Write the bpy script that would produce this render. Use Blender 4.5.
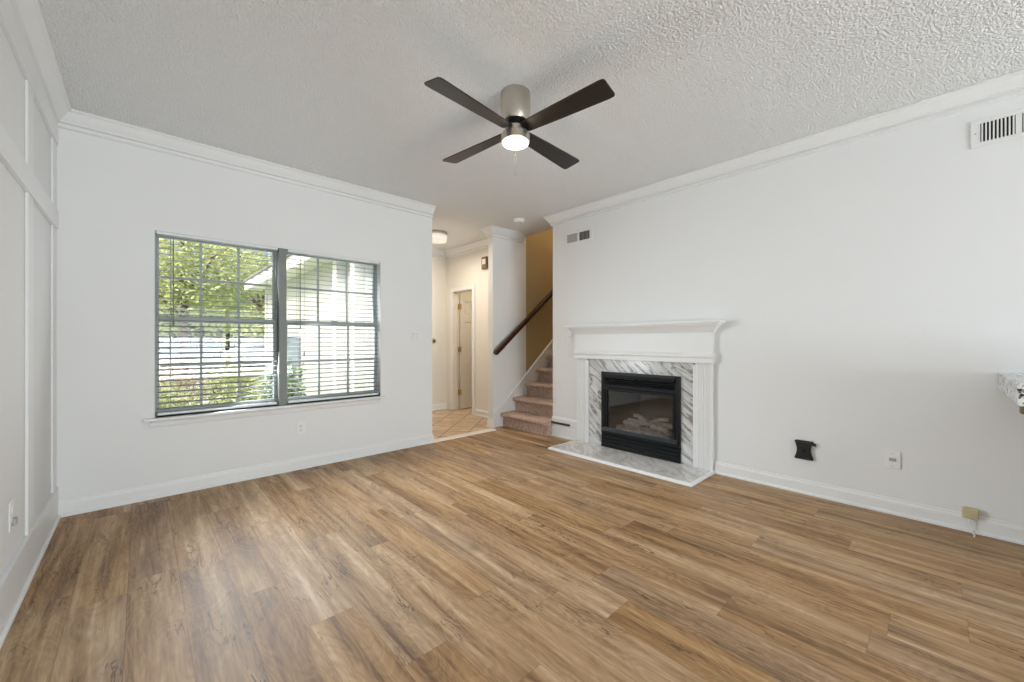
import bpy, bmesh, math, random
from mathutils import Vector, Matrix
random.seed(7)
PI = math.pi
S = bpy.context.scene
COL = S.collection
for o in list(bpy.data.objects):
    bpy.data.objects.remove(o)

# ------------------------------------------------------------------ camera
CAM_H = 1.185
cam_d = bpy.data.cameras.new('camera')
cam_d.sensor_width = 36.0
cam_d.lens = 398.0 / 1024 * 36
cam_d.clip_start = 0.02
cam = bpy.data.objects.new('camera', cam_d)
COL.objects.link(cam)
cam.location = (0, 0, CAM_H)
cam.rotation_euler = (PI / 2, 0, -math.atan(370 / 398.0))
S.camera = cam

# ------------------------------------------------------------------ light
S.view_settings.view_transform = 'Standard'
S.view_settings.look = 'None'
S.view_settings.gamma = 1
S.view_settings.use_curve_mapping = False
S.view_settings.exposure = -0.02

W = bpy.data.worlds.new('world')
S.world = W
W.use_nodes = True
wn = W.node_tree.nodes
wl = W.node_tree.links
wn.clear()
sky = wn.new('ShaderNodeTexSky')
sky.sky_type = 'NISHITA'
sky.sun_disc = False
sky.sun_elevation = math.radians(52)
sky.sun_rotation = math.radians(250)
sky.air_density = 1.0
sky.dust_density = 8.0
bg = wn.new('ShaderNodeBackground')
bg.inputs['Strength'].default_value = 0.36
wo = wn.new('ShaderNodeOutputWorld')
wl.new(sky.outputs[0], bg.inputs[0])
wl.new(bg.outputs[0], wo.inputs[0])

sd = bpy.data.lights.new('sun', 'SUN')
sd.energy = 3.9
sd.angle = math.radians(3)
sd.color = (1.0, 0.95, 0.86)
sun = bpy.data.objects.new('sun', sd)
COL.objects.link(sun)
sun.rotation_euler = Vector((0.70, 0.16, -0.80)).to_track_quat('-Z', 'Y').to_euler()


def area(name, loc, direction, sx, sy, power, color=(1, 1, 1), spread=180):
    d = bpy.data.lights.new(name, 'AREA')
    d.shape = 'RECTANGLE'
    d.size = sx
    d.size_y = sy
    d.energy = power
    d.color = color
    d.spread = math.radians(spread)
    o = bpy.data.objects.new(name, d)
    COL.objects.link(o)
    o.location = loc
    o.rotation_euler = Vector(direction).to_track_quat('-Z', 'Z').to_euler()
    return o


# daylight through the glazed patio door behind the camera
area('daylight_patio', (1.75, -5.76, 1.10), (0, 1, 0.06), 3.4, 2.0, 128, (0.90, 0.955, 1.0))
# upward fill lamp added at that door to brighten the ceiling
area('patio_ceiling_fill', (1.75, -5.80, 0.75), (0, 1, 0.60), 3.4, 1.3, 280, (0.88, 0.945, 1.0))
area('front_daylight_fill', (0.96, 3.985, 1.32), (0.50, -1, -0.40), 1.74, 1.38, 39, (0.87, 0.945, 1.0), 115)  # lamp added on the room side of the blinds, standing in for window daylight
area('front_ceiling_fill', (0.96, 3.985, 1.32), (0.05, -1, 0.35), 1.74, 1.38, 12, (0.88, 0.95, 1.0))  # second lamp added there, tilted up to lift the ceiling and left wall


def point(name, loc, power, color, r=0.05):
    d = bpy.data.lights.new(name, 'POINT')
    d.energy = power
    d.color = color
    d.shadow_soft_size = r
    o = bpy.data.objects.new(name, d)
    COL.objects.link(o)
    o.location = loc
    return o


# ------------------------------------------------------------------ node material helpers
def new_mat(name):
    m = bpy.data.materials.new(name)
    m.use_nodes = True
    nt = m.node_tree
    return m, nt, nt.nodes['Principled BSDF']


def simple(name, col, rough=0.5, metal=0.0, spec=0.5, var=0.03, scale=8.0, bump=0.0, bscale=200.0, bdist=0.002):
    """plain surface with a little procedural variation"""
    m, nt, b = new_mat(name)
    N, L = nt.nodes, nt.links
    geo = N.new('ShaderNodeNewGeometry')
    nz = N.new('ShaderNodeTexNoise')
    nz.inputs['Scale'].default_value = scale
    nz.inputs['Detail'].default_value = 3
    L.new(geo.outputs['Position'], nz.inputs['Vector'])
    mx = N.new('ShaderNodeMix')
    mx.data_type = 'RGBA'
    c = list(col)
    mx.inputs[6].default_value = (*[max(0, v * (1 - var)) for v in c], 1)
    mx.inputs[7].default_value = (*[min(1, v * (1 + var)) for v in c], 1)
    L.new(nz.outputs['Fac'], mx.inputs[0])
    L.new(mx.outputs[2], b.inputs['Base Color'])
    b.inputs['Roughness'].default_value = rough
    b.inputs['Metallic'].default_value = metal
    b.inputs['Specular IOR Level'].default_value = spec
    if bump > 0:
        n2 = N.new('ShaderNodeTexNoise')
        n2.inputs['Scale'].default_value = bscale
        n2.inputs['Detail'].default_value = 2
        L.new(geo.outputs['Position'], n2.inputs['Vector'])
        bp = N.new('ShaderNodeBump')
        bp.inputs['Strength'].default_value = bump
        bp.inputs['Distance'].default_value = bdist
        L.new(n2.outputs['Fac'], bp.inputs['Height'])
        L.new(bp.outputs['Normal'], b.inputs['Normal'])
    return m


def ramp(nt, stops):
    r = nt.nodes.new('ShaderNodeValToRGB')
    e = r.color_ramp.elements
    while len(e) > 1:
        e.remove(e[-1])
    e[0].position = stops[0][0]
    e[0].color = (*stops[0][1], 1)
    for p, c in stops[1:]:
        k = e.new(p)
        k.color = (*c, 1)
    return r


def mth(nt, op, a, b=None, c=None):
    n = nt.nodes.new('ShaderNodeMath')
    n.operation = op
    for i, v in enumerate((a, b, c)):
        if v is None:
            continue
        if isinstance(v, (int, float)):
            n.inputs[i].default_value = v
        else:
            nt.links.new(v, n.inputs[i])
    return n.outputs[0]


def comb(nt, x, y, z):
    n = nt.nodes.new('ShaderNodeCombineXYZ')
    for i, v in enumerate((x, y, z)):
        if isinstance(v, (int, float)):
            n.inputs[i].default_value = v
        else:
            nt.links.new(v, n.inputs[i])
    return n.outputs[0]


def noise(nt, vec, scale, detail=4, rough=0.5, dist=0.0):
    n = nt.nodes.new('ShaderNodeTexNoise')
    n.inputs['Scale'].default_value = scale
    n.inputs['Detail'].default_value = detail
    n.inputs['Roughness'].default_value = rough
    n.inputs['Distortion'].default_value = dist
    nt.links.new(vec, n.inputs['Vector'])
    return n.outputs['Fac']


def mixc(nt, fac, a, b, mode='MIX'):
    n = nt.nodes.new('ShaderNodeMix')
    n.data_type = 'RGBA'
    n.blend_type = mode
    for idx, v in ((0, fac), (6, a), (7, b)):
        if isinstance(v, (int, float)):
            n.inputs[idx].default_value = v
        elif isinstance(v, tuple):
            n.inputs[idx].default_value = (*v, 1)
        else:
            nt.links.new(v, n.inputs[idx])
    return n.outputs[2]


def bump(nt, b, height, strength, dist):
    n = nt.nodes.new('ShaderNodeBump')
    n.inputs['Strength'].default_value = strength
    n.inputs['Distance'].default_value = dist
    nt.links.new(height, n.inputs['Height'])
    nt.links.new(n.outputs['Normal'], b.inputs['Normal'])
    return n


def position(nt):
    g = nt.nodes.new('ShaderNodeNewGeometry')
    s = nt.nodes.new('ShaderNodeSeparateXYZ')
    nt.links.new(g.outputs['Position'], s.inputs[0])
    return g.outputs['Position'], s.outputs[0], s.outputs[1], s.outputs[2]


# ------------------------------------------------------------------ materials
def mat_floor():
    m, nt, b = new_mat('plank_floor')
    L = nt.links
    P, x, y, z = position(nt)
    PW, PL = 0.187, 1.23
    u = mth(nt, 'DIVIDE', mth(nt, 'ADD', x, 0.05 + PW * 40), PW)
    row = mth(nt, 'FLOOR', u)
    fx = mth(nt, 'FRACT', u)
    wn1 = nt.nodes.new('ShaderNodeTexWhiteNoise')
    wn1.noise_dimensions = '1D'
    L.new(row, wn1.inputs['W'])
    v = mth(nt, 'ADD', mth(nt, 'DIVIDE', mth(nt, 'ADD', y, 50.0), PL), wn1.outputs['Value'])
    colm = mth(nt, 'FLOOR', v)
    fy = mth(nt, 'FRACT', v)
    idv = comb(nt, row, colm, 0.0)
    wn2 = nt.nodes.new('ShaderNodeTexWhiteNoise')
    wn2.noise_dimensions = '3D'
    L.new(idv, wn2.inputs['Vector'])
    rnd = wn2.outputs['Value']
    sc = nt.nodes.new('ShaderNodeSeparateColor')
    L.new(wn2.outputs['Color'], sc.inputs[0])
    r1, r2 = sc.outputs[0], sc.outputs[1]
    off = mth(nt, 'MULTIPLY', rnd, 37.0)
    # grain stretched along the planks
    g1 = noise(nt, comb(nt, mth(nt, 'ADD', mth(nt, 'MULTIPLY', x, 9.0), off), mth(nt, 'MULTIPLY', y, 0.75), off), 1.0, 5, 0.55, 0.45)
    g2 = noise(nt, comb(nt, mth(nt, 'ADD', mth(nt, 'MULTIPLY', x, 60.0), off), mth(nt, 'MULTIPLY', y, 4.5), off), 1.0, 5, 0.65, 0.6)
    # cathedral figure: contour bands of a slow noise
    slow = noise(nt, comb(nt, mth(nt, 'ADD', mth(nt, 'MULTIPLY', x, 6.5), off), mth(nt, 'MULTIPLY', y, 1.9), off), 1.0, 3, 0.45, 0.8)
    rings = mth(nt, 'ABSOLUTE', mth(nt, 'SINE', mth(nt, 'MULTIPLY', slow, 46.0)))
    rings = mth(nt, 'POWER', rings, 2.0)
    # dark, smoky patches and knots
    patch = noise(nt, comb(nt, mth(nt, 'ADD', mth(nt, 'MULTIPLY', x, 5.0), off), mth(nt, 'MULTIPLY', y, 1.2), mth(nt, 'MULTIPLY', r1, 20.0)), 1.0, 4, 0.55, 1.0)
    pr = ramp(nt, [(0.0, (0, 0, 0)), (0.57, (0, 0, 0)), (0.74, (1, 1, 1)), (1.0, (1, 1, 1))])
    L.new(patch, pr.inputs[0])
    knot = noise(nt, comb(nt, mth(nt, 'ADD', mth(nt, 'MULTIPLY', x, 13.0), off), mth(nt, 'MULTIPLY', y, 5.0), off), 1.0, 5, 0.7, 2.5)
    kr = ramp(nt, [(0.0, (0, 0, 0)), (0.66, (0, 0, 0)), (0.74, (1, 1, 1)), (1.0, (1, 1, 1))])
    L.new(knot, kr.inputs[0])
    g3 = noise(nt, comb(nt, mth(nt, 'ADD', mth(nt, 'MULTIPLY', x, 26.0), off), mth(nt, 'MULTIPLY', y, 1.1), mth(nt, 'ADD', off, 5.0)), 1.0, 4, 0.55, 0.6)
    t = mth(nt, 'ADD', mth(nt, 'MULTIPLY', mth(nt, 'SUBTRACT', g1, 0.5), 0.80), mth(nt, 'MULTIPLY', mth(nt, 'SUBTRACT', g2, 0.5), 0.45))
    t = mth(nt, 'ADD', t, mth(nt, 'MULTIPLY', mth(nt, 'SUBTRACT', g3, 0.5), 0.48))
    t = mth(nt, 'ADD', t, mth(nt, 'MULTIPLY', mth(nt, 'SUBTRACT', rings, 0.5), 0.06))
    t = mth(nt, 'ADD', t, mth(nt, 'MULTIPLY', mth(nt, 'SUBTRACT', rnd, 0.5), 0.08))
    t = mth(nt, 'ADD', t, 0.52)
    cr = ramp(nt, [(0.20, (0.095, 0.050, 0.023)), (0.36, (0.220, 0.124, 0.058)), (0.50, (0.365, 0.221, 0.110)),
                   (0.62, (0.470, 0.306, 0.168)), (0.80, (0.630, 0.465, 0.300))])
    L.new(t, cr.inputs[0])
    c = mixc(nt, mth(nt, 'MULTIPLY', pr.outputs[0], 0.60), cr.outputs[0], (0.165, 0.115, 0.075))
    c = mixc(nt, mth(nt, 'MULTIPLY', kr.outputs[0], 0.65), c, (0.070, 0.040, 0.020))
    # narrow dark cracks in the grain, only here and there
    ck = noise(nt, comb(nt, mth(nt, 'ADD', mth(nt, 'MULTIPLY', x, 14.0), off), mth(nt, 'MULTIPLY', y, 1.6), mth(nt, 'ADD', off, 11.0)), 1.0, 5, 0.6, 1.0)
    ckl = mth(nt, 'LESS_THAN', mth(nt, 'ABSOLUTE', mth(nt, 'SUBTRACT', ck, 0.5)), 0.012)
    ckm = noise(nt, comb(nt, mth(nt, 'ADD', mth(nt, 'MULTIPLY', x, 5.0), off), mth(nt, 'MULTIPLY', y, 3.0), off), 1.0, 2, 0.5)
    cmr = ramp(nt, [(0.50, (0, 0, 0)), (0.60, (1, 1, 1))])
    L.new(ckm, cmr.inputs[0])
    c = mixc(nt, mth(nt, 'MULTIPLY', mth(nt, 'MULTIPLY', ckl, cmr.outputs[0]), 0.65), c, (0.060, 0.034, 0.018))
    # some planks greyer than others
    hs = nt.nodes.new('ShaderNodeHueSaturation')
    L.new(c, hs.inputs['Color'])
    L.new(mth(nt, 'ADD', mth(nt, 'MULTIPLY', r2, 0.16), 0.93), hs.inputs['Saturation'])
    # seams
    ex = mth(nt, 'MINIMUM', fx, mth(nt, 'SUBTRACT', 1.0, fx))
    ey = mth(nt, 'MINIMUM', fy, mth(nt, 'SUBTRACT', 1.0, fy))
    sx = mth(nt, 'LESS_THAN', ex, 0.007)
    sy = mth(nt, 'LESS_THAN', ey, 0.0014)
    seam = mth(nt, 'MAXIMUM', sx, mth(nt, 'MULTIPLY', sy, 0.6))
    c2 = mixc(nt, mth(nt, 'MULTIPLY', seam, 0.40), hs.outputs[0], (0.055, 0.033, 0.02))
    L.new(c2, b.inputs['Base Color'])
    rr = mth(nt, 'ADD', mth(nt, 'MULTIPLY', g2, 0.14), 0.40)
    L.new(rr, b.inputs['Roughness'])
    b.inputs['Specular IOR Level'].default_value = 0.30
    h = mth(nt, 'SUBTRACT', mth(nt, 'MULTIPLY', g2, 0.35), mth(nt, 'MULTIPLY', seam, 1.0))
    bump(nt, b, h, 0.25, 0.002)
    return m


def mat_ceiling():
    m, nt, b = new_mat('popcorn_ceiling')
    P, x, y, z = position(nt)
    n1 = noise(nt, P, 72.0, 2, 0.55)
    vo = nt.nodes.new('ShaderNodeTexVoronoi')
    vo.inputs['Scale'].default_value = 82.0
    nt.links.new(P, vo.inputs['Vector'])
    h = mth(nt, 'SUBTRACT', mth(nt, 'MULTIPLY', n1, 1.6), mth(nt, 'MULTIPLY', vo.outputs['Distance'], 0.9))
    b.inputs['Base Color'].default_value = (0.83, 0.835, 0.83, 1)
    b.inputs['Roughness'].default_value = 0.95
    b.inputs['Specular IOR Level'].default_value = 0.1
    bump(nt, b, h, 0.70, 0.0125)
    return m


def mat_marble(name, rot, base=(0.80, 0.79, 0.77), dark=(0.20, 0.20, 0.20), amount=1.0, rough=0.12, stretch=(1.6, 0.55, 2.6)):
    m, nt, b = new_mat(name)
    L = nt.links
    g = nt.nodes.new('ShaderNodeNewGeometry')
    mp = nt.nodes.new('ShaderNodeMapping')
    mp.inputs['Rotation'].default_value = rot
    L.new(g.outputs['Position'], mp.inputs['Vector'])
    m2 = nt.nodes.new('ShaderNodeMapping')
    m2.inputs['Scale'].default_value = stretch
    L.new(mp.outputs[0], m2.inputs['Vector'])
    n1 = noise(nt, m2.outputs[0], 3.4, 5, 0.55, 0.9)
    n2 = noise(nt, m2.outputs[0], 4.5, 5, 0.6, 1.2)
    v1 = mth(nt, 'ABSOLUTE', mth(nt, 'SUBTRACT', n1, 0.5))
    r1 = ramp(nt, [(0.0, (1, 1, 1)), (0.012, (0.8, 0.8, 0.8)), (0.034, (0.15, 0.15, 0.15)), (0.08, (0, 0, 0))])
    L.new(v1, r1.inputs[0])
    r2 = ramp(nt, [(0.42, (0, 0, 0)), (0.68, (1, 1, 1))])
    L.new(n2, r2.inputs[0])
    cloud = mixc(nt, mth(nt, 'MULTIPLY', r2.outputs[0], 0.80 * amount), base, (0.46, 0.46, 0.46))
    warm = noise(nt, g.outputs['Position'], 6.0, 4, 0.6)
    r3 = ramp(nt, [(0.52, (0, 0, 0)), (0.72, (1, 1, 1))])
    L.new(warm, r3.inputs[0])
    cloud = mixc(nt, mth(nt, 'MULTIPLY', r3.outputs[0], 0.35), cloud, (0.58, 0.49, 0.40))
    c = mixc(nt, mth(nt, 'MULTIPLY', r1.outputs[0], 0.85 * amount), cloud, dark)
    L.new(c, b.inputs['Base Color'])
    b.inputs['Roughness'].default_value = rough
    return m


def mat_tile():
    m, nt, b = new_mat('tan_tile')
    L = nt.links
    P, x, y, z = position(nt)
    T = 0.30
    a = math.radians(40)
    xr = mth(nt, 'ADD', mth(nt, 'MULTIPLY', x, math.cos(a)), mth(nt, 'MULTIPLY', y, math.sin(a)))
    yr = mth(nt, 'SUBTRACT', mth(nt, 'MULTIPLY', y, math.cos(a)), mth(nt, 'MULTIPLY', x, math.sin(a)))
    u = mth(nt, 'DIVIDE', mth(nt, 'ADD', xr, 30), T)
    v = mth(nt, 'DIVIDE', mth(nt, 'ADD', yr, 30), T)
    fu, fv = mth(nt, 'FRACT', u), mth(nt, 'FRACT', v)
    e = mth(nt, 'MINIMUM', mth(nt, 'MINIMUM', fu, mth(nt, 'SUBTRACT', 1.0, fu)), mth(nt, 'MINIMUM', fv, mth(nt, 'SUBTRACT', 1.0, fv)))
    gr = mth(nt, 'LESS_THAN', e, 0.022)
    w = nt.nodes.new('ShaderNodeTexWhiteNoise')
    L.new(comb(nt, mth(nt, 'FLOOR', u), mth(nt, 'FLOOR', v), 0.0), w.inputs['Vector'])
    n = noise(nt, P, 9.0, 5, 0.6, 0.6)
    t = mth(nt, 'ADD', mth(nt, 'MULTIPLY', n, 0.75), mth(nt, 'MULTIPLY', w.outputs['Value'], 0.25))
    r = ramp(nt, [(0.25, (0.42, 0.27, 0.15)), (0.5, (0.60, 0.43, 0.27)), (0.75, (0.76, 0.60, 0.43))])
    L.new(t, r.inputs[0])
    c = mixc(nt, gr, r.outputs[0], (0.22, 0.13, 0.07))
    L.new(c, b.inputs['Base Color'])
    b.inputs['Roughness'].default_value = 0.4
    bump(nt, b, mth(nt, 'SUBTRACT', 0.0, gr), 0.4, 0.003)
    return m


def mat_carpet():
    m, nt, b = new_mat('carpet')
    P, x, y, z = position(nt)
    n = noise(nt, P, 120.0, 3, 0.7)
    n2 = noise(nt, P, 28.0, 3, 0.6)
    t = mth(nt, 'ADD', mth(nt, 'MULTIPLY', n, 0.6), mth(nt, 'MULTIPLY', n2, 0.4))
    r = ramp(nt, [(0.30, (0.27, 0.175, 0.13)), (0.5, (0.58, 0.42, 0.34)), (0.70, (0.82, 0.66, 0.57))])
    nt.links.new(t, r.inputs[0])
    nt.links.new(r.outputs[0], b.inputs['Base Color'])
    b.inputs['Roughness'].default_value = 1.0
    b.inputs['Specular IOR Level'].default_value = 0.05
    bump(nt, b, n, 0.8, 0.01)
    return m


def mat_granite():
    m, nt, b = new_mat('speckled_granite')
    P, x, y, z = position(nt)
    vo = nt.nodes.new('ShaderNodeTexVoronoi')
    vo.inputs['Scale'].default_value = 75.0
    nt.links.new(P, vo.inputs['Vector'])
    sc = nt.nodes.new('ShaderNodeSeparateColor')
    nt.links.new(vo.outputs['Color'], sc.inputs[0])
    n = noise(nt, P, 22.0, 4, 0.7, 0.5)
    t = mth(nt, 'ADD', mth(nt, 'MULTIPLY', sc.outputs[0], 0.6), mth(nt, 'MULTIPLY', n, 0.4))
    r = ramp(nt, [(0.26, (0.03, 0.03, 0.035)), (0.36, (0.14, 0.14, 0.15)), (0.46, (0.48, 0.48, 0.48)), (0.6, (0.80, 0.80, 0.79)), (0.9, (0.9, 0.9, 0.89))])
    nt.links.new(t, r.inputs[0])
    nt.links.new(r.outputs[0], b.inputs['Base Color'])
    b.inputs['Roughness'].default_value = 0.14
    return m


def mat_brushed(name, col, rough=0.28):
    m, nt, b = new_mat(name)
    P, x, y, z = position(nt)
    n = noise(nt, comb(nt, mth(nt, 'MULTIPLY', x, 30.0), mth(nt, 'MULTIPLY', y, 30.0), mth(nt, 'MULTIPLY', z, 900.0)), 1.0, 3, 0.6)
    b.inputs['Base Color'].default_value = (*col, 1)
    b.inputs['Metallic'].default_value = 1.0
    nt.links.new(mth(nt, 'ADD', mth(nt, 'MULTIPLY', n, 0.2), rough - 0.1), b.inputs['Roughness'])
    return m


def mat_wood_dark(name, c1, c2, rough=0.35, axis=0):
    m, nt, b = new_mat(name)
    tc = nt.nodes.new('ShaderNodeTexCoord')
    mp = nt.nodes.new('ShaderNodeMapping')
    s = [30, 30, 30]
    s[axis] = 2.0
    mp.inputs['Scale'].default_value = s
    nt.links.new(tc.outputs['Object'], mp.inputs['Vector'])
    n = noise(nt, mp.outputs[0], 1.5, 5, 0.6, 0.4)
    nt.links.new(mixc(nt, n, c1, c2), b.inputs['Base Color'])
    b.inputs['Roughness'].default_value = rough
    return m


def mat_glass(name, tint=(1, 1, 1), refl=0.06):
    m = bpy.data.materials.new(name)
    m.use_nodes = True
    nt = m.node_tree
    nt.nodes.clear()
    t = nt.nodes.new('ShaderNodeBsdfTransparent')
    t.inputs[0].default_value = (*tint, 1)
    g = nt.nodes.new('ShaderNodeBsdfGlossy')
    g.inputs['Roughness'].default_value = 0.02
    f = nt.nodes.new('ShaderNodeFresnel')
    f.inputs['IOR'].default_value = 1.45
    mx = nt.nodes.new('ShaderNodeMixShader')
    nt.links.new(mth(nt, 'MULTIPLY', f.outputs[0], refl / 0.04), mx.inputs[0])
    nt.links.new(t.outputs[0], mx.inputs[1])
    nt.links.new(g.outputs[0], mx.inputs[2])
    o = nt.nodes.new('ShaderNodeOutputMaterial')
    nt.links.new(mx.outputs[0], o.inputs[0])
    return m


def mat_emit(name, col, strength, var=0.15, scale=40):
    m, nt, b = new_mat(name)
    P, x, y, z = position(nt)
    n = noise(nt, P, scale, 2)
    b.inputs['Base Color'].default_value = (0.85, 0.83, 0.8, 1)
    b.inputs['Roughness'].default_value = 0.3
    b.inputs['Emission Color'].default_value = (*col, 1)
    nt.links.new(mth(nt, 'MULTIPLY', mth(nt, 'ADD', 1.0 - var, mth(nt, 'MULTIPLY', n, 2 * var)), strength), b.inputs['Emission Strength'])
    return m


def mat_leaf(name, c1, c2, c3, scale=3.0):
    m = bpy.data.materials.new(name)
    m.use_nodes = True
    nt = m.node_tree
    b = nt.nodes['Principled BSDF']
    P, x, y, z = position(nt)
    n = noise(nt, P, scale, 5, 0.7)
    r = ramp(nt, [(0.3, c1), (0.5, c2), (0.7, c3)])
    nt.links.new(n, r.inputs[0])
    nt.links.new(r.outputs[0], b.inputs['Base Color'])
    b.inputs['Roughness'].default_value = 0.6
    tr = nt.nodes.new('ShaderNodeBsdfTranslucent')
    nt.links.new(r.outputs[0], tr.inputs[0])
    mx = nt.nodes.new('ShaderNodeMixShader')
    mx.inputs[0].default_value = 0.35
    out = nt.nodes['Material Output']
    nt.links.new(b.outputs[0], mx.inputs[1])
    nt.links.new(tr.outputs[0], mx.inputs[2])
    nt.links.new(mx.outputs[0], out.inputs[0])
    return m


def mat_siding():
    m, nt, b = new_mat('white_siding')
    P, x, y, z = position(nt)
    f = mth(nt, 'FRACT', mth(nt, 'DIVIDE', mth(nt, 'ADD', z, 5.0), 0.115))
    b.inputs['Base Color'].default_value = (0.62, 0.635, 0.65, 1)
    b.inputs['Roughness'].default_value = 0.6
    bump(nt, b, f, 1.0, 0.03)
    return m


M = {}
M['floor'] = mat_floor()
M['ceiling'] = mat_ceiling()
M['wall'] = simple('white_wall_paint', (0.80, 0.805, 0.80), 0.75, spec=0.25, var=0.012, scale=2.0, bump=0.12, bscale=260, bdist=0.001)
M['trim'] = simple('white_trim_paint', (0.81, 0.815, 0.81), 0.38, spec=0.45, var=0.012, scale=4.0)
M['hallwall'] = simple('cream_hall_paint', (0.80, 0.765, 0.70), 0.75, spec=0.25, var=0.012, scale=2.0)
M['tan'] = simple('tan_stair_wall', (0.45, 0.35, 0.195), 0.75, spec=0.25, var=0.02, scale=2.0)
M['marble'] = mat_marble('marble_surround', (-0.70, 0.1, 0.0), base=(0.74, 0.74, 0.73), dark=(0.13, 0.125, 0.12))
M['hearth'] = mat_marble('marble_hearth', (0.1, 0.2, 0.9), base=(0.78, 0.76, 0.74), dark=(0.42, 0.36, 0.32), amount=0.6, rough=0.16)
M['tile'] = mat_tile()
M['carpet'] = mat_carpet()
M['granite'] = mat_granite()
M['nickel'] = mat_brushed('brushed_nickel', (0.62, 0.57, 0.50), 0.3)
M['brass'] = mat_brushed('brass', (0.62, 0.45, 0.20), 0.3)
M['blade'] = mat_wood_dark('dark_walnut_blade', (0.007, 0.005, 0.004), (0.020, 0.013, 0.009), 0.40)
M['rail'] = mat_wood_dark('dark_cherry_rail', (0.035, 0.010, 0.007), (0.075, 0.022, 0.014), 0.25)
M['brown'] = mat_wood_dark('brown_wood', (0.10, 0.065, 0.035), (0.22, 0.15, 0.09), 0.5)
M['strip'] = simple('dark_brown_strip', (0.05, 0.035, 0.028), 0.4)
M['black'] = simple('black_metal', (0.006, 0.007, 0.008), 0.42, spec=0.22, var=0.2)
M['blackplastic'] = simple('black_plastic', (0.014, 0.017, 0.018), 0.35, var=0.2)
M['bluesteel'] = simple('dark_steel', (0.05, 0.06, 0.07), 0.25, metal=0.6)
M['dark'] = simple('dark_slot', (0.02, 0.02, 0.022), 0.7)
M['firebrick'] = simple('firebox_liner', (0.085, 0.076, 0.066), 0.9, var=0.35, scale=14, bump=0.5, bscale=60, bdist=0.006)
M['log'] = simple('ceramic_log', (0.46, 0.40, 0.33), 0.95, var=0.6, scale=26, bump=0.8, bscale=45, bdist=0.01)
M['ember'] = simple('ember_rock', (0.42, 0.35, 0.26), 0.95, var=0.6, scale=40, bump=0.8, bscale=70, bdist=0.008)
M['plastic'] = simple('white_plastic', (0.83, 0.83, 0.81), 0.35, var=0.01)
M['ivory'] = simple('ivory_plastic', (0.56, 0.48, 0.29), 0.45, var=0.05)
M['cord'] = simple('white_cord', (0.80, 0.80, 0.78), 0.4)
M['ventmetal'] = simple('white_vent_metal', (0.80, 0.80, 0.79), 0.4, var=0.01)
M['greymetal'] = simple('grey_vent_metal', (0.42, 0.41, 0.39), 0.5, var=0.05)
M['blind'] = simple('blind_slat_shaded', (0.29, 0.305, 0.295), 0.45, var=0.01)  # white slats; their backlit shade is put into this darker colour
M['vinyl'] = simple('window_vinyl', (0.36, 0.40, 0.39), 0.4, var=0.01)
M['mullion'] = simple('grey_mullion', (0.20, 0.215, 0.195), 0.5, var=0.05)
M['bracket'] = simple('grey_bracket', (0.08, 0.08, 0.08), 0.5)
M['glass'] = mat_glass('window_glass', (0.97, 0.98, 0.98), 0.04)
M['fireglass'] = mat_glass('fire_glass', (0.90, 0.90, 0.89), 0.05)
M['lens'] = mat_emit('lamp_lens', (1.0, 0.86, 0.66), 2.2, 0.1)
M['diffuser'] = mat_emit('lamp_diffuser', (1.0, 0.90, 0.78), 0.42, 0.1)
M['crystal'] = mat_emit('lit_crystal', (1.0, 0.92, 0.86), 0.30, 0.6, 60)
M['threshold'] = simple('white_threshold', (0.80, 0.76, 0.68), 0.35, var=0.04)
M['doorpaint'] = simple('cream_door_paint', (0.82, 0.78, 0.70), 0.4, var=0.01)
M['leaf_tree'] = mat_leaf('tree_leaves', (0.30, 0.36, 0.12), (0.54, 0.60, 0.28), (0.76, 0.78, 0.48), 1.6)
M['leaf_dark'] = mat_leaf('dark_leaves', (0.06, 0.14, 0.05), (0.12, 0.24, 0.09), (0.25, 0.38, 0.16), 4.0)
M['leaf_mix'] = mat_leaf('shrub_leaves', (0.22, 0.30, 0.10), (0.40, 0.46, 0.22), (0.64, 0.62, 0.42), 3.0)
M['leaf_pink'] = mat_leaf('pink_shrub_leaves', (0.30, 0.34, 0.16), (0.58, 0.48, 0.40), (0.80, 0.58, 0.58), 5.0)
M['bark'] = simple('bark', (0.16, 0.12, 0.09), 0.9, var=0.4, scale=20, bump=0.6, bscale=40, bdist=0.02)
M['siding'] = mat_siding()
M['whitepaint'] = simple('exterior_white', (0.82, 0.83, 0.84), 0.6, var=0.02)
M['roofing'] = simple('grey_shingle', (0.20, 0.20, 0.21), 0.9, var=0.3, scale=20)
M['bluegrey'] = simple('blue_grey_paint', (0.16, 0.21, 0.25), 0.5, var=0.08)
M['palegrey'] = simple('pale_blue_grey_paint', (0.46, 0.51, 0.54), 0.6, var=0.03)
M['asphalt'] = simple('pale_pavement', (0.34, 0.34, 0.34), 0.9, var=0.1, scale=3)
M['lawn'] = simple('lawn', (0.24, 0.30, 0.13), 0.95, var=0.4, scale=14)
M['carpaint'] = simple('car_paint', (0.20, 0.26, 0.30), 0.25, var=0.02)
M['carpale'] = simple('car_paint_pale', (0.62, 0.64, 0.66), 0.25, var=0.02)
M['tyre'] = simple('tyre', (0.03, 0.03, 0.03), 0.8)
M['iron'] = simple('railing_iron', (0.05, 0.05, 0.06), 0.5)


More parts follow.
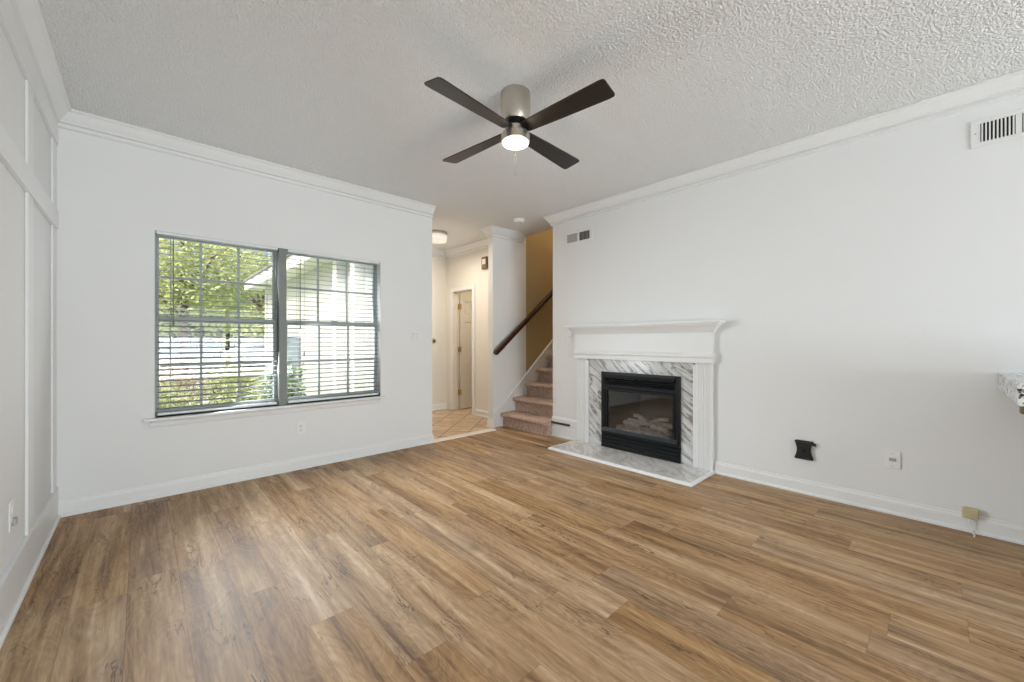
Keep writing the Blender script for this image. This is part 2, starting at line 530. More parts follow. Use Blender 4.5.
# ------------------------------------------------------------------ mesh helpers
class MB:
    def __init__(self):
        self.bm = bmesh.new()

    def box(self, x0, x1, y0, y1, z0, z1, bev=0.0, seg=2):
        bm = self.bm
        r = bmesh.ops.create_cube(bm, size=1.0)
        vs = r['verts']
        for v in vs:
            v.co = Vector(((x0 + x1) / 2 + v.co.x * (x1 - x0), (y0 + y1) / 2 + v.co.y * (y1 - y0), (z0 + z1) / 2 + v.co.z * (z1 - z0)))
        if bev > 0:
            es = list({e for v in vs for e in v.link_edges})
            bmesh.ops.bevel(bm, geom=es, offset=bev, segments=seg, affect='EDGES', profile=0.5)
        return self

    def cyl(self, p0, p1, r0, r1=None, n=20, cap=True):
        r1 = r0 if r1 is None else r1
        p0, p1 = Vector(p0), Vector(p1)
        d = p1 - p0
        mt = Matrix.Translation((p0 + p1) / 2) @ d.to_track_quat('Z', 'Y').to_matrix().to_4x4()
        bmesh.ops.create_cone(self.bm, cap_ends=cap, cap_tris=False, segments=n, radius1=r0, radius2=r1, depth=d.length, matrix=mt)
        return self

    def lathe(self, prof, c=(0, 0, 0), n=32):
        """prof: (r, z) pairs from top to bottom round a vertical axis"""
        bm = self.bm
        rings = []
        for r, z in prof:
            if r < 1e-6:
                rings.append([bm.verts.new((c[0], c[1], c[2] + z))])
            else:
                rings.append([bm.verts.new((c[0] + r * math.cos(2 * PI * k / n), c[1] + r * math.sin(2 * PI * k / n), c[2] + z)) for k in range(n)])
        for a, b in zip(rings, rings[1:]):
            for k in range(n):
                k2 = (k + 1) % n
                if len(a) == 1 and len(b) == 1:
                    continue
                if len(a) == 1:
                    bm.faces.new((a[0], b[k], b[k2]))
                elif len(b) == 1:
                    bm.faces.new((a[k], b[0], a[k2]))
                else:
                    bm.faces.new((a[k], b[k], b[k2], a[k2]))
        return self

    def sweep(self, prof, p0, p1, n_out, up=(0, 0, 1)):
        """extrude a profile of (out, up) pairs along p0 -> p1 ; n_out is the horizontal direction of 'out'"""
        bm = self.bm
        p0, p1, n_out, up = Vector(p0), Vector(p1), Vector(n_out), Vector(up)
        ends = []
        for p in (p0, p1):
            ends.append([bm.verts.new(p + n_out * a + up * b) for a, b in prof])
        k = len(prof)
        for i in range(k):
            j = (i + 1) % k
            bm.faces.new((ends[0][i], ends[0][j], ends[1][j], ends[1][i]))
        bm.faces.new(ends[0])
        bm.faces.new(list(reversed(ends[1])))
        return self

    def sweep_mitre(self, prof, pts, side):
        """profile swept along a horizontal polyline with mitred corners; 'out' lies on the given side (+1 = left of travel)"""
        bm = self.bm
        pts = [Vector(p) for p in pts]
        dirs = [(b - a).normalized() for a, b in zip(pts, pts[1:])]
        nrm = [Vector((-d.y, d.x, 0)) * side for d in dirs]
        ends = []
        for i, p in enumerate(pts):
            if i == 0:
                n = nrm[0]
            elif i == len(pts) - 1:
                n = nrm[-1]
            else:
                n = nrm[i - 1] + nrm[i]
                n = n / max(1e-6, n.dot(nrm[i]))
            ends.append([bm.verts.new(p + n * a + Vector((0, 0, b))) for a, b in prof])
        k = len(prof)
        for e0, e1 in zip(ends, ends[1:]):
            for i in range(k):
                j = (i + 1) % k
                bm.faces.new((e0[i], e0[j], e1[j], e1[i]))
        bm.faces.new(ends[0])
        bm.faces.new(list(reversed(ends[-1])))
        return self

    def prism(self, poly, axis, a, b):
        """polygon of 2-D points extruded along axis ('x','y','z') from a to b"""
        bm = self.bm

        def mk(p, t):
            if axis == 'x':
                return (t, p[0], p[1])
            if axis == 'y':
                return (p[0], t, p[1])
            return (p[0], p[1], t)
        v0 = [bm.verts.new(mk(p, a)) for p in poly]
        v1 = [bm.verts.new(mk(p, b)) for p in poly]
        k = len(poly)
        for i in range(k):
            j = (i + 1) % k
            bm.faces.new((v0[i], v0[j], v1[j], v1[i]))
        bm.faces.new(v0)
        bm.faces.new(list(reversed(v1)))
        return self

    def tube(self, pts, r, n=8):
        bm = self.bm
        pts = [Vector(p) for p in pts]
        rings = []
        for i, p in enumerate(pts):
            d = (pts[min(i + 1, len(pts) - 1)] - pts[max(i - 1, 0)]).normalized()
            q = d.to_track_quat('Z', 'Y').to_matrix()
            rr = r[i] if isinstance(r, (list, tuple)) else r
            rings.append([bm.verts.new(p + q @ Vector((rr * math.cos(2 * PI * k / n), rr * math.sin(2 * PI * k / n), 0))) for k in range(n)])
        for a, b in zip(rings, rings[1:]):
            for k in range(n):
                bm.faces.new((a[k], a[(k + 1) % n], b[(k + 1) % n], b[k]))
        bm.faces.new(list(reversed(rings[0])))
        bm.faces.new(rings[-1])
        return self

    def build(self, name, mat, parent=None, smooth=False, loc=None):
        bm = self.bm
        bmesh.ops.recalc_face_normals(bm, faces=bm.faces)
        me = bpy.data.meshes.new(name)
        bm.to_mesh(me)
        bm.free()
        me.materials.append(M[mat] if isinstance(mat, str) else mat)
        if smooth:
            for p in me.polygons:
                p.use_smooth = True
            me.set_sharp_from_angle(angle=math.radians(38))
        o = bpy.data.objects.new(name, me)
        COL.objects.link(o)
        if parent is not None:
            o.parent = parent
        if loc is not None:
            o.location = loc
        return o


def thing(name, label, cat, loc=(0, 0, 0), rotz=0.0, group=None):
    o = bpy.data.objects.new(name, None)
    o.empty_display_size = 0.05
    COL.objects.link(o)
    o.location = loc
    o.rotation_euler = (0, 0, rotz)
    o['label'] = label
    o['category'] = cat
    if group:
        o['group'] = group
    return o


def tag(o, label, cat, group=None):
    o['label'] = label
    o['category'] = cat
    if group:
        o['group'] = group
    return o


def struct(o, label=None, cat=None):
    o['kind'] = 'structure'
    if label:
        o['label'] = label
    if cat:
        o['category'] = cat
    return o


def dup(root, loc=None, rotz=None, label=None, group=None):
    r = root.copy()
    COL.objects.link(r)
    if loc is not None:
        r.location = loc
    if rotz is not None:
        r.rotation_euler = (0, 0, rotz)
    if label:
        r['label'] = label
    if group:
        r['group'] = group
    for ch in list(root.children):
        c = ch.copy()
        COL.objects.link(c)
        c.parent = r
        for g in list(ch.children):
            d = g.copy()
            COL.objects.link(d)
            d.parent = c
    return r


# ------------------------------------------------------------------ dimensions
XL, XR = -0.432, 3.775          # left and right walls
YB, YR = 4.04, -5.60           # window wall, wall behind the camera
H = 2.74
YE = 3.309                     # end of the right wall (stair opening)
YS = 4.17                      # face of the stair wall
XO = 2.482                     # end of the window wall
WX0, WX1, WZ0, WZ1 = 0.07, 1.852, 0.605, 2.022
HX = 3.90                      # hall right wall
HY = 5.88                      # hall back wall
XS = 3.521                     # free end of the stair wall
SOF = 4.17                     # the ceiling stops here over the stairs

# ------------------------------------------------------------------ shell
struct(MB().box(XL - .12, 4.02, YR - .12, 4.10, -.12, 0).box(XS - .03, 4.02, 4.10, YS + .01, -.12, 0).build('floor', 'floor'), 'warm brown wood plank floor running towards the window wall', 'floor')
struct(MB().box(2.36, 5.2, 4.10, 6.02, -.12, -0.002).build('floor_hall', 'tile'), 'tan square tiles laid diagonally on the hall floor', 'floor')
struct(MB().box(4.02, 6.4, 3.2, 4.10, -.12, -0.002).build('floor_stair', 'tile'))
struct(MB().box(XL - .12, SOF, YR - .12, YB + .12, H, H + .14).box(2.36, SOF, YB + .12, 6.02, H, H + .14).box(SOF, 5.2, YS + .10, 6.02, H, H + .14)
       .build('ceiling', 'ceiling'), 'white popcorn textured ceiling', 'ceiling')
struct(MB().box(XL - .12, XL, YR - .12, YB + .14, 0, H).build('wall_left', 'wall'), 'white board and batten wall on the left', 'wall')
# window wall round its opening
struct(MB().box(XL, WX0, YB, YB + .14, 0, H).box(WX1, XO, YB, YB + .14, 0, H).box(WX0, WX1, YB, YB + .14, 0, WZ0).box(WX0, WX1, YB, YB + .14, WZ1, H)
       .build('wall_back', 'wall'), 'white wall holding the wide window', 'wall')
# right wall round the firebox cavity
FY0, FY1, FZ0, FZ1 = 1.75, 2.50, 0.16, 0.74
struct(MB().box(XR, XR + .12, YR - .12, FY0, 0, H).box(XR, XR + .12, FY1, YE, 0, H).box(XR, XR + .12, FY0, FY1, 0, FZ0).box(XR, XR + .12, FY0, FY1, FZ1, H)
       .build('wall_right', 'wall'), 'long white wall holding the fireplace', 'wall')
# wall behind the camera round a glazed patio door
PX0, PX1, PZ1 = 0.2, 3.4, 2.15
struct(MB().box(XL, PX0, YR - .12, YR, 0, H).box(PX1, XR, YR - .12, YR, 0, H).box(PX0, PX1, YR - .12, YR, PZ1, H).build('wall_rear', 'wall'))
# hall
struct(MB().box(2.36, 2.48, YB + .14, 6.0, 0, H).build('wall_hall_left', 'hallwall'))
struct(MB().box(2.36, HX + .12, HY, HY + .12, 0, H).build('wall_hall_back', 'hallwall'), 'pale cream wall at the far end of the hall', 'wall')
DY0, DY1, DZ = 5.12, 5.68, 2.03
struct(MB().box(HX, HX + .12, YS + .10, DY0, 0, H).box(HX, HX + .12, DY1, HY, 0, H).box(HX, HX + .12, DY0, DY1, DZ, H)
       .build('wall_hall_right', 'hallwall'), 'pale cream hall wall with an open door', 'wall')
struct(MB().box(5.0, 5.1, 4.2, 6.0, 0, H).box(HX + .12, 5.0, HY + .02, HY + .12, 0, H).build('wall_closet', 'hallwall'))
# stairwell
XT = 4.16
struct(MB().box(XS, XT, YS, YS + .10, 0, H).build('wall_stair', 'wall'), 'white wall beside the carpeted stairs', 'wall')
struct(MB().box(XT, 6.4, YS, YS + .10, 0, 5.0).build('wall_stairwell', 'tan'), 'tan stairwell wall above the carpeted stairs', 'wall')  # tan from about where the ceiling stops, white before it
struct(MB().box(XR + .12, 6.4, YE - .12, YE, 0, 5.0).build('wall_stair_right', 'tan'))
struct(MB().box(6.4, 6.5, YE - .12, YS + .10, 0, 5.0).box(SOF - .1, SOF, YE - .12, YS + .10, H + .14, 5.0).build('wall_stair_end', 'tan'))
struct(MB().box(SOF - .1, 6.5, YE - .12, YS + .10, 5.0, 5.1).build('ceiling_stair', 'wall'))

# ------------------------------------------------------------------ crown moulding and baseboards
CROWN = [(0, 0), (0.085, 0), (0.085, -0.012), (0.078, -0.016), (0.070, -0.020), (0.058, -0.040), (0.040, -0.062), (0.030, -0.072), (0.030, -0.082),
         (0.010, -0.088), (0.009, -0.094), (0.019, -0.099), (0.019, -0.113), (0.005, -0.117), (0, -0.120)]
CZ = H - 0.001
struct(MB().sweep_mitre(CROWN, [(XO, YB, CZ), (XL, YB, CZ), (XL, YR, CZ)], 1).build('trim_1', 'trim'), 'white crown moulding over the window wall and left wall', 'crown moulding')
struct(MB().sweep_mitre(CROWN, [(XR, YR, CZ), (XR, YE, CZ), (XR + .12, YE, CZ)], 1).build('trim_2', 'trim'), 'white crown moulding along the fireplace wall', 'crown moulding')
struct(MB().sweep_mitre(CROWN, [(XT - .07, YS, CZ), (XS, YS, CZ), (XS, YS + .10, CZ), (HX, YS + .10, CZ), (HX, HY, CZ), (2.48, HY, CZ), (2.48, YB + .14, CZ)], 1)
       .build('trim_3', 'trim'), 'white crown moulding round the stair wall and hall', 'crown moulding')

BASE = [(0, 0), (0.026, 0), (0.026, 0.010), (0.022, 0.017), (0.016, 0.020), (0.014, 0.022), (0.014, 0.078), (0.011, 0.088), (0.006, 0.094), (0.005, 0.104), (0, 0.108)]
struct(MB().sweep_mitre(BASE, [(XO, YB + .14, 0), (XO, YB, 0), (XL + .02, YB, 0)], 1).build('baseboard_back', 'trim'), 'white baseboard under the window', 'baseboard')
struct(MB().sweep_mitre(BASE, [(XR, YR, 0), (XR, 1.379, 0)], 1).build('baseboard_right', 'trim'), 'white baseboard along the fireplace wall', 'baseboard')
TALL = [(0, 0), (0.026, 0), (0.026, 0.010), (0.022, 0.017), (0.016, 0.020), (0.014, 0.022), (0.014, 0.118), (0.010, 0.128), (0.010, 0.222), (0.006, 0.240), (0, 0.246)]
struct(MB().sweep_mitre(TALL, [(XR, 2.917, 0), (XR, YE, 0), (XR + .02, YE, 0)], 1).build('baseboard_stair', 'trim'), 'tall white baseboard between the fireplace and the stairs', 'baseboard')
struct(MB().sweep_mitre(BASE, [(XS + .012, YS, 0), (XS, YS, 0), (XS, YS + .10, 0), (HX, YS + .10, 0), (HX, DY0 - .075, 0)], 1)
       .build('baseboard_hall', 'trim'), 'white baseboard round the end of the stair wall', 'baseboard')
struct(MB().sweep_mitre(BASE, [(HX, HY, 0), (2.48, HY, 0)], 1).build('baseboard_hall_back', 'trim'))

# board and batten on the left wall
T = 0.02
k = 4


def board(y0, y1, z0, z1, lab, T=T):
    global k
    o = MB().box(XL + .0005, XL + T, y0, y1, z0, z1, 0.0012, 1).build('trim_%d' % k, 'trim')
    k += 1
    return struct(o, lab, 'trim board')


board(YR + .02, YB - .001, 0.022, 0.205, 'wide white base board along the foot of the left wall')
board(YR + .02, YB - .001, 2.50, 2.628, 'white top rail under the crown of the left wall')
board(YR + .02, YB - .001, 1.935, 2.055, 'white middle rail across the left wall')
for yb, nm in ((3.90, 'white batten in the corner beside the window wall'), (3.13, 'white batten next along from the corner of the left wall'), (2.38, 'white batten nearest the camera on the left wall')):
    y1 = yb + .138 if yb > 3.8 else yb + .13
    for z0, z1, w in ((0.205, 1.935, ', below the middle rail'), (2.055, 2.50, ', above the middle rail')):
        board(yb, y1, z0 + .0005, z1 - .0005, nm + w, .012)
struct(MB().sweep([(0, 0), (0.014, 0), (0.014, 0.012), (0.006, 0.022), (0, 0.022)], (XL + T, YR, 0), (XL + T, YB - .03, 0), (1, 0, 0)).build('baseboard_left', 'trim'))

struct(MB().prism([(YB - .03, 0), (YB + .085, 0), (YB + .075, .012), (YB - .012, .014), (YB - .03, .005)], 'x', XO, XS - .075).build('trim_%d' % k, 'threshold'),
       'white threshold strip between plank floor and hall tile', 'threshold')
k += 1

# ------------------------------------------------------------------ window
def window_unit(name, x0, x1, lab):
    root = struct(bpy.data.objects.new(name, None), lab, 'window')
    COL.objects.link(root)
    root.location = ((x0 + x1) / 2, YB + .12, WZ0)
    lx0, lx1 = x0 - root.location.x, x1 - root.location.x
    HH = WZ1 - WZ0
    f = 0.009
    mb = MB()
    mb.box(lx0, lx0 + f, -.035, .03, 0, HH).box(lx1 - f, lx1, -.035, .03, 0, HH).box(lx0 + f, lx1 - f, -.035, .03, 0, f).box(lx0 + f, lx1 - f, -.035, .03, HH - f, HH)
    mb.build('window_frame', 'vinyl', root)
    mid = 0.752
    for nm, z0, z1, yy in (('lower_sash', f, mid + .022, -.02), ('upper_sash', mid - .022, HH - f, .012)):
        s = MB()
        a, b = lx0 + f + .001, lx1 - f - .001
        r = 0.017
        bot = 0.034 if nm == 'lower_sash' else 0.044
        top = 0.044 if nm == 'lower_sash' else 0.016
        s.box(a, a + r, yy - .014, yy + .014, z0, z1, .002, 1).box(b - r, b, yy - .014, yy + .014, z0, z1, .002, 1)
        s.box(a + r, b - r, yy - .014, yy + .014, z0, z0 + bot, .002, 1).box(a + r, b - r, yy - .014, yy + .014, z1 - top, z1, .002, 1)
        so = s.build(nm, 'vinyl', root)
        mu = MB()
        ga, gb, gz0, gz1 = a + r, b - r, z0 + bot, z1 - top
        for q in (1, 2):
            xx = ga + (gb - ga) * q / 3
            mu.box(xx - .009, xx + .009, yy - .006, yy + .006, gz0, gz1)
        zz = (gz0 + gz1) / 2
        for q in range(3):
            mu.box(ga + (gb - ga) * q / 3 + .009, ga + (gb - ga) * (q + 1) / 3 - .009, yy - .006, yy + .006, zz - .009, zz + .009)
        mu.build('muntins', 'vinyl', so)
        MB().box(ga, gb, yy - .002, yy + .002, gz0, gz1).build('pane', 'glass', so)
    MB().box(-.03, .03, -.045, -.03, mid + .022, mid + .034, .003).build('sash_lock', 'vinyl', root)
    return root


XM0, XM1 = 0.903, 0.963
window_unit('window_1', WX0, XM0, 'left double-hung window with trees behind it')
window_unit('window_2', XM1, WX1, 'right double-hung window with a white house wing behind it')
struct(MB().box(XM0, XM1, YB + .006, YB + .15, WZ0, WZ1 + .0).build('trim_%d' % k, 'mullion'), 'grey post between the two windows', 'mullion')
k += 1
sill = struct(bpy.data.objects.new('trim_%d' % k, None), 'white window sill with moulded apron below', 'window sill')
k += 1
COL.objects.link(sill)
sill.location = (.96, YB, WZ0)
MB().box(-.955, .93, -.055, 0, -.020, 0.0, .006).box(-.885, .885, 0, .08, -.020, 0.0).build('stool', 'trim', sill)
MB().sweep([(0, -.075), (.006, -.075), (.012, -.060), (.016, -.035), (.030, -.021), (0, -.021)], (-.915, 0, 0), (.885, 0, 0), (0, -1, 0)).build('apron', 'trim', sill)


# ------------------------------------------------------------------ blinds
def blind(x0, x1, lab, wand_x, cord_x):
    w = x1 - x0
    root = thing('window_blind', lab, 'blind', ((x0 + x1) / 2, YB + .034, WZ1), 0, 'white slatted window blinds')
    MB().box(-w / 2, w / 2, -.028, .028, -.020, -.001, .002, 1).build('headrail', 'whitepaint', root)
    pitch, n = 0.0425, 32
    z = -.040
    tilt = math.radians(6)
    prof = []
    hw = 0.024
    for q in range(7):
        a = -hw + 2 * hw * q / 6
        prof.append((a, 0.0035 * (1 - (a / hw) ** 2)))
    prof = prof + [(a, b - 0.0026) for a, b in reversed(prof)]
    prof = [(a * math.cos(tilt) - b * math.sin(tilt), a * math.sin(tilt) + b * math.cos(tilt)) for a, b in prof]
    first = None
    for i in range(n):
        if first is None:
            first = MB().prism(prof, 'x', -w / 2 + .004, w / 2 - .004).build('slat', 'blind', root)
            first.location = (0, 0, z)
        else:
            s = first.copy()
            COL.objects.link(s)
            s.parent = root
            s.location = (0, 0, z)
        z -= pitch
    zb = -(WZ1 - WZ0) + .012
    MB().box(-w / 2 + .004, w / 2 - .004, -.024, .024, zb, zb + .018, .004).build('bottom_rail', 'whitepaint', root)
    for xx in (-w * .40, w * .40):
        t = MB()
        for yy in (-.026, .026):
            t.box(xx - .0012, xx + .0012, yy - .0012, yy + .0012, zb + .01, -.045)
        t.build('ladder_cord', 'blind', root)
    MB().cyl((wand_x, -.0425, -.06), (wand_x, -.0425, -.70), .0042, n=10).cyl((wand_x, -.0425, -.70), (wand_x, -.0425, -.73), .006, .005, n=10).cyl((wand_x, -.043, -.06), (wand_x, -.030, -.04), .002, n=6).build('tilt_wand', 'mullion', root, True)
    if cord_x is not None:
        MB().tube([(cord_x, -.0425, -.055), (cord_x + .002, -.0425, -.5), (cord_x, -.0425, -.95)], .0016, 6).build('lift_cord', 'blind', root)
        MB().lathe([(0, .03), (.004, .028), (.009, .0), (.007, -.006), (0, -.007)], (cord_x, -.0425, -.965), 12).build('cord_tassel', 'blind', root, True)
    for sx in (-1, 1):
        xx = sx * (w / 2 + .003)
        MB().box(min(xx, xx + sx * .006), max(xx, xx + sx * .006), -.034, -.012, zb - .011, zb + .020).build('hold_down_bracket', 'bracket', root)
    return root


blind(WX0 + .012, XM0 - .010, 'open white slatted blind in the left window, trees behind', -.31, None)
blind(XM1 + .010, WX1 - .012, 'open white slatted blind in the right window, white house wing behind', -.335, -.30)

# ------------------------------------------------------------------ fireplace
FC = 2.150                     # centre of the mantel along the wall
HEARTH_Z = 0.020
h_ = thing('marble_hearth', 'low grey marble hearth slab with white edging on the floor before the fireplace', 'hearth', (XR, FC, 0))
MB().box(-.49, -.001, -.755, .755, 0, HEARTH_Z).build('slab', 'hearth', h_)
e_ = MB()
e_.sweep_mitre([(0, 0), (.024, 0), (.024, .008), (.018, .018), (.006, .0235), (0, .0235)], [(-.001, .755, 0), (-.49, .755, 0), (-.49, -.755, 0), (-.001, -.755, 0)], -1)
e_.build('edging', 'trim', h_)

man = thing('fireplace_mantel', 'white painted mantelpiece with fluted pilasters round the black fireplace', 'mantelpiece', (XR, FC, HEARTH_Z))
BY = 0.765                     # half width of the body
IY = 0.612                     # inner edge of the pilasters
ZT = 0.975                     # underside of the architrave
for s in (-1, 1):
    m = MB()
    poly = []
    # plan outline of a fluted pilaster : (out, along)
    y0, y1 = IY, BY
    poly.append((-.001, y0))
    poly.append((-.034, y0))
    nf = 5
    fw = 0.014
    for q in range(nf):
        c = y0 + .030 + (y1 - y0 - .060) * q / (nf - 1)
        for a in (0, 45, 90, 135, 180):
            poly.append((-.034 + .006 * math.sin(math.radians(a)), c - fw / 2 * math.cos(math.radians(a))))
    poly.append((-.034, y1))
    poly.append((-.001, y1))
    poly = [(a, s * b) for a, b in poly]
    m.prism(poly, 'z', .0, ZT)
    p = m.build('pilaster', 'trim', man)
    MB().box(-.037, -.001, min(s * (IY - .022), s * (IY - .001)), max(s * (IY - .022), s * (IY - .001)), 0, ZT - .03, .003).build('inner_bead', 'trim', man)
    b2 = MB().box(-.042, -.001, min(s * (IY + .002), s * (BY + .006)), max(s * (IY + .002), s * (BY + .006)), 0, .085, .002, 1)
MB().box(-.044, -.001, -BY - .004, BY + .004, ZT, 1.235).build('frieze', 'trim', man)
a_ = MB()
ARCH = [(0, -.012), (.052, -.012), (.054, -.006), (.054, .030), (.058, .038), (.064, .046), (.064, .062), (.058, .070), (.050, .078), (.047, .086), (0, .086)]
a_.sweep_mitre([(x, z + ZT) for x, z in ARCH], [(-.001, BY + .002, 0), (-.001 - .0, BY + .002, 0), (-.002, BY + .002, 0), (-.002, -BY - .002, 0), (-.001, -BY - .002, 0)], -1) if False else \
    a_.sweep([(x, z + ZT) for x, z in ARCH], (-.001, BY + .012, 0), (-.001, -BY - .012, 0), (-1, 0, 0))
a_.build('architrave', 'trim', man)
c_ = MB()
CORN = [(0, 1.235), (.050, 1.235), (.052, 1.247), (.060, 1.252), (.066, 1.262), (.082, 1.286), (.100, 1.304), (.104, 1.312), (.116, 1.315), (.116, 1.326), (0, 1.326)]
CORN = [(x - .044, z) for x, z in CORN[1:-1]]
CORN = [(-.01, 1.235)] + CORN + [(-.01, 1.326)]
c_.sweep_mitre(CORN, [(-.001, BY + .004, 0), (-.044, BY + .004, 0), (-.044, -BY - .004, 0), (-.001, -BY - .004, 0)], -1)
c_.build('cornice', 'trim', man)
MB().box(-.136, -.001, -BY - .098, BY + .098, 1.326, 1.348, .005).build('shelf', 'trim', man)

ms = thing('marble_surround', 'grey veined white marble slabs framing the black firebox', 'fireplace surround', (XR, FC, HEARTH_Z))
BX0, BX1, BZ1 = -.470, .415, .828   # firebox face along the wall (relative to FC) and its top
MB().box(-.016, -.001, -IY + .022, IY - .022, BZ1, ZT - .013).build('header_slab', 'marble', ms)
MB().box(-.016, -.001, -IY + .022, BX0, 0, BZ1 - .001).build('side_slab', 'marble', ms)
MB().box(-.016, -.001, BX1, IY - .022, 0, BZ1 - .001).build('side_slab', 'marble', ms)

fb = thing('gas_fireplace', 'black metal gas fireplace with louvers and a glass front showing ceramic logs', 'fireplace', (XR, FC + (BX0 + BX1) / 2, HEARTH_Z + .001))
hw = (BX1 - BX0) / 2 - .001
m = MB()
m.box(-.040, -.0165, -hw, -hw + .045, .175, .826, .003, 1).box(-.040, -.0165, hw - .045, hw, .175, .826, .003, 1)
m.box(-.040, -.0165, -hw + .045, hw - .045, .655, .690, .003, 1)
m.build('outer_frame', 'black', fb)
MB().prism([(-.017, .760), (-.040, .760), (-.058, .764), (-.060, .772), (-.046, .800), (-.040, .826), (-.017, .826)], 'y', -hw + .046, hw - .046).build('hood', 'black', fb)
for q in range(3):
    z0 = .694 + q * .022
    MB().prism([(-.018, z0 + .010), (-.046, z0), (-.048, z0 + .003), (-.046, z0 + .007), (-.018, z0 + .018)], 'y', -hw + .046, hw - .046).build('louver', 'black', fb)
# inner glass frame
g0, g1, gz0, gz1 = -hw + .050, hw - .050, .190, .650
m = MB()
m.box(-.036, -.008, g0, g0 + .026, gz0, gz1, .004).box(-.036, -.008, g1 - .026, g1, gz0, gz1, .004).box(-.036, -.008, g0 + .026, g1 - .026, gz1 - .026, gz1, .004)
m.build('glass_frame', 'black', fb)
MB().prism([(-.008, gz0 - .014), (-.062, gz0 - .014), (-.066, gz0 - .004), (-.040, gz0 + .026), (-.008, gz0 + .026)], 'y', g0 - .03, g1 + .03).build('lower_rail', 'bluesteel', fb)
MB().box(-.022, -.018, g0 + .026, g1 - .026, gz0 + .026, gz1 - .026).build('glass_pane', 'fireglass', fb)
m = MB()
m.box(-.044, -.0165, -hw, hw, 0, .028, .003, 1).box(-.032, -.0165, -hw, hw, .028, .150).box(-.044, -.0165, -hw, hw, .150, .172, .003, 1)
m.build('lower_panel', 'black', fb)
for q in range(3):
    z0 = .036 + q * .037
    MB().prism([(-.0325, z0), (-.042, z0 + .006), (-.042, z0 + .022), (-.0325, z0 + .030)], 'y', -hw + .012, hw - .012).build('lower_louver', 'black', fb)
# firebox cavity
m = MB()
ys0, ys1 = FY0 - fb.location.y + .01, FY1 - fb.location.y - .01
zb0, zb1 = FZ0 - fb.location.z + .004, FZ1 - fb.location.z - .006
dp = .40
m.box(.01, dp, ys0, ys1, zb0, zb0 + .010)
m.box(.01, dp, ys0, ys1, zb1 - .010, zb1)
m.prism([(.01, ys0), (dp, ys0 + .16), (dp, ys0 + .15), (.01, ys0 - .008)], 'z', zb0 + .010, zb1 - .010)
m.prism([(.01, ys1), (dp, ys1 - .16), (dp, ys1 - .15), (.01, ys1 + .008)], 'z', zb0 + .010, zb1 - .010)
m.box(dp - .010, dp, ys0 + .15, ys1 - .15, zb0 + .010, zb1 - .010)
m.build('firebox_liner', 'firebrick', fb)
# ember bed : a mound of lumpy rock
eb = MB()
rr = random.Random(5)
for q in range(150):
    yy = rr.uniform(ys0 + .05, ys1 - .05)
    xx = rr.uniform(.035, .20)
    lim = (xx - .01) * .36
    if yy < ys0 + lim + .03 or yy > ys1 - lim - .03:
        continue
    s = rr.uniform(.012, .024)
    mt = Matrix.Translation((xx, yy, zb0 + .058 + s * .5 + .10 * (xx - .03))) @ Matrix.Rotation(rr.uniform(0, 6), 4, 'X') @ Matrix.Rotation(rr.uniform(0, 6), 4, 'Z') @ Matrix.Diagonal((s * rr.uniform(.8, 1.4), s, s * rr.uniform(.6, 1), 1))
    bmesh.ops.create_icosphere(eb.bm, subdivisions=1, radius=1.0, matrix=mt)
ebo = eb.build('ember_bed', 'ember', fb)
gb = MB().prism([(.02, zb0 + .010), (.23, zb0 + .010), (.23, zb0 + .080), (.02, zb0 + .058)], 'y', ys0 + .11, ys1 - .11).build('grate_base', 'ember', fb)


def log(name, p0, p1, r, seed, label):
    rg = random.Random(seed)
    p0, p1 = Vector(p0), Vector(p1)
    c = (p0 + p1) / 2
    pts, rs = [], []
    n = 11
    perp = (p1 - p0).cross(Vector((0, 0, 1))).normalized()
    for i in range(n):
        t = i / (n - 1)
        pts.append(p0.lerp(p1, t) - c + Vector((0, 0, .010 * math.sin(t * 3.0))) + perp * .012 * math.sin(t * 5 + seed))
        rs.append(r * (0.86 + .22 * rg.random()) * (0.80 if i in (0, n - 1) else 1))
    mb = MB().tube(pts, rs, 12)
    for v in mb.bm.verts:
        v.co += Vector((rg.uniform(-1, 1), rg.uniform(-1, 1), rg.uniform(-1, 1))) * r * .13
    # a stub of a broken branch
    q = pts[6]
    mb.cyl(q, q + perp * -r * 1.1 + Vector((0, 0, r * 1.1)), r * .45, r * .32, 8)
    o = mb.build('ceramic_log', 'log', None, True, c)
    o['label'] = label
    o['category'] = 'gas log'
    o['group'] = 'ceramic logs in the firebox'
    return o


FYc, FZc = fb.location.y, FZ0 + .012
zl = FZc + .088
log('l', (XR + .225, FYc - .25, zl + .030), (XR + .225, FYc + .26, zl + .034), .030, 1, 'long brown ceramic log lying level at the back of the firebox')
log('l', (XR + .095, FYc + .06, zl + .012), (XR + .150, FYc + .27, zl + .024), .025, 2, 'short grey-brown ceramic log at the left front of the firebox')
log('l', (XR + .100, FYc - .26, zl + .020), (XR + .140, FYc - .05, zl + .022), .025, 3, 'short brown ceramic log at the right front of the firebox')
log('l', (XR + .150, FYc - .02, zl + .078), (XR + .215, FYc + .19, zl + .100), .023, 4, 'pale ceramic log resting on top of the stack, left of centre')
log('l', (XR + .235, FYc - .20, zl + .104), (XR + .150, FYc - .06, zl + .070), .020, 5, 'thin ceramic log leaning on top of the stack, right of centre')

# short dark strip on the tall baseboard by the stairs
o = MB().box(-.030, -.0145, -.15, .15, -.013, .013, .004).build('wood_strip', 'strip', None, False, (XR, 3.172, .172))
tag(o, 'short dark brown strip fixed along the tall baseboard left of the fireplace', 'strip')


# ------------------------------------------------------------------ wall plates and small fittings
def plate(root, w, h, nrm_x, mat='plastic'):
    return MB().box(-.006 if nrm_x < 0 else 0.0005, -.0005 if nrm_x < 0 else .006, -w / 2, w / 2, -h / 2, h / 2, .002).build('cover_plate', mat, root)


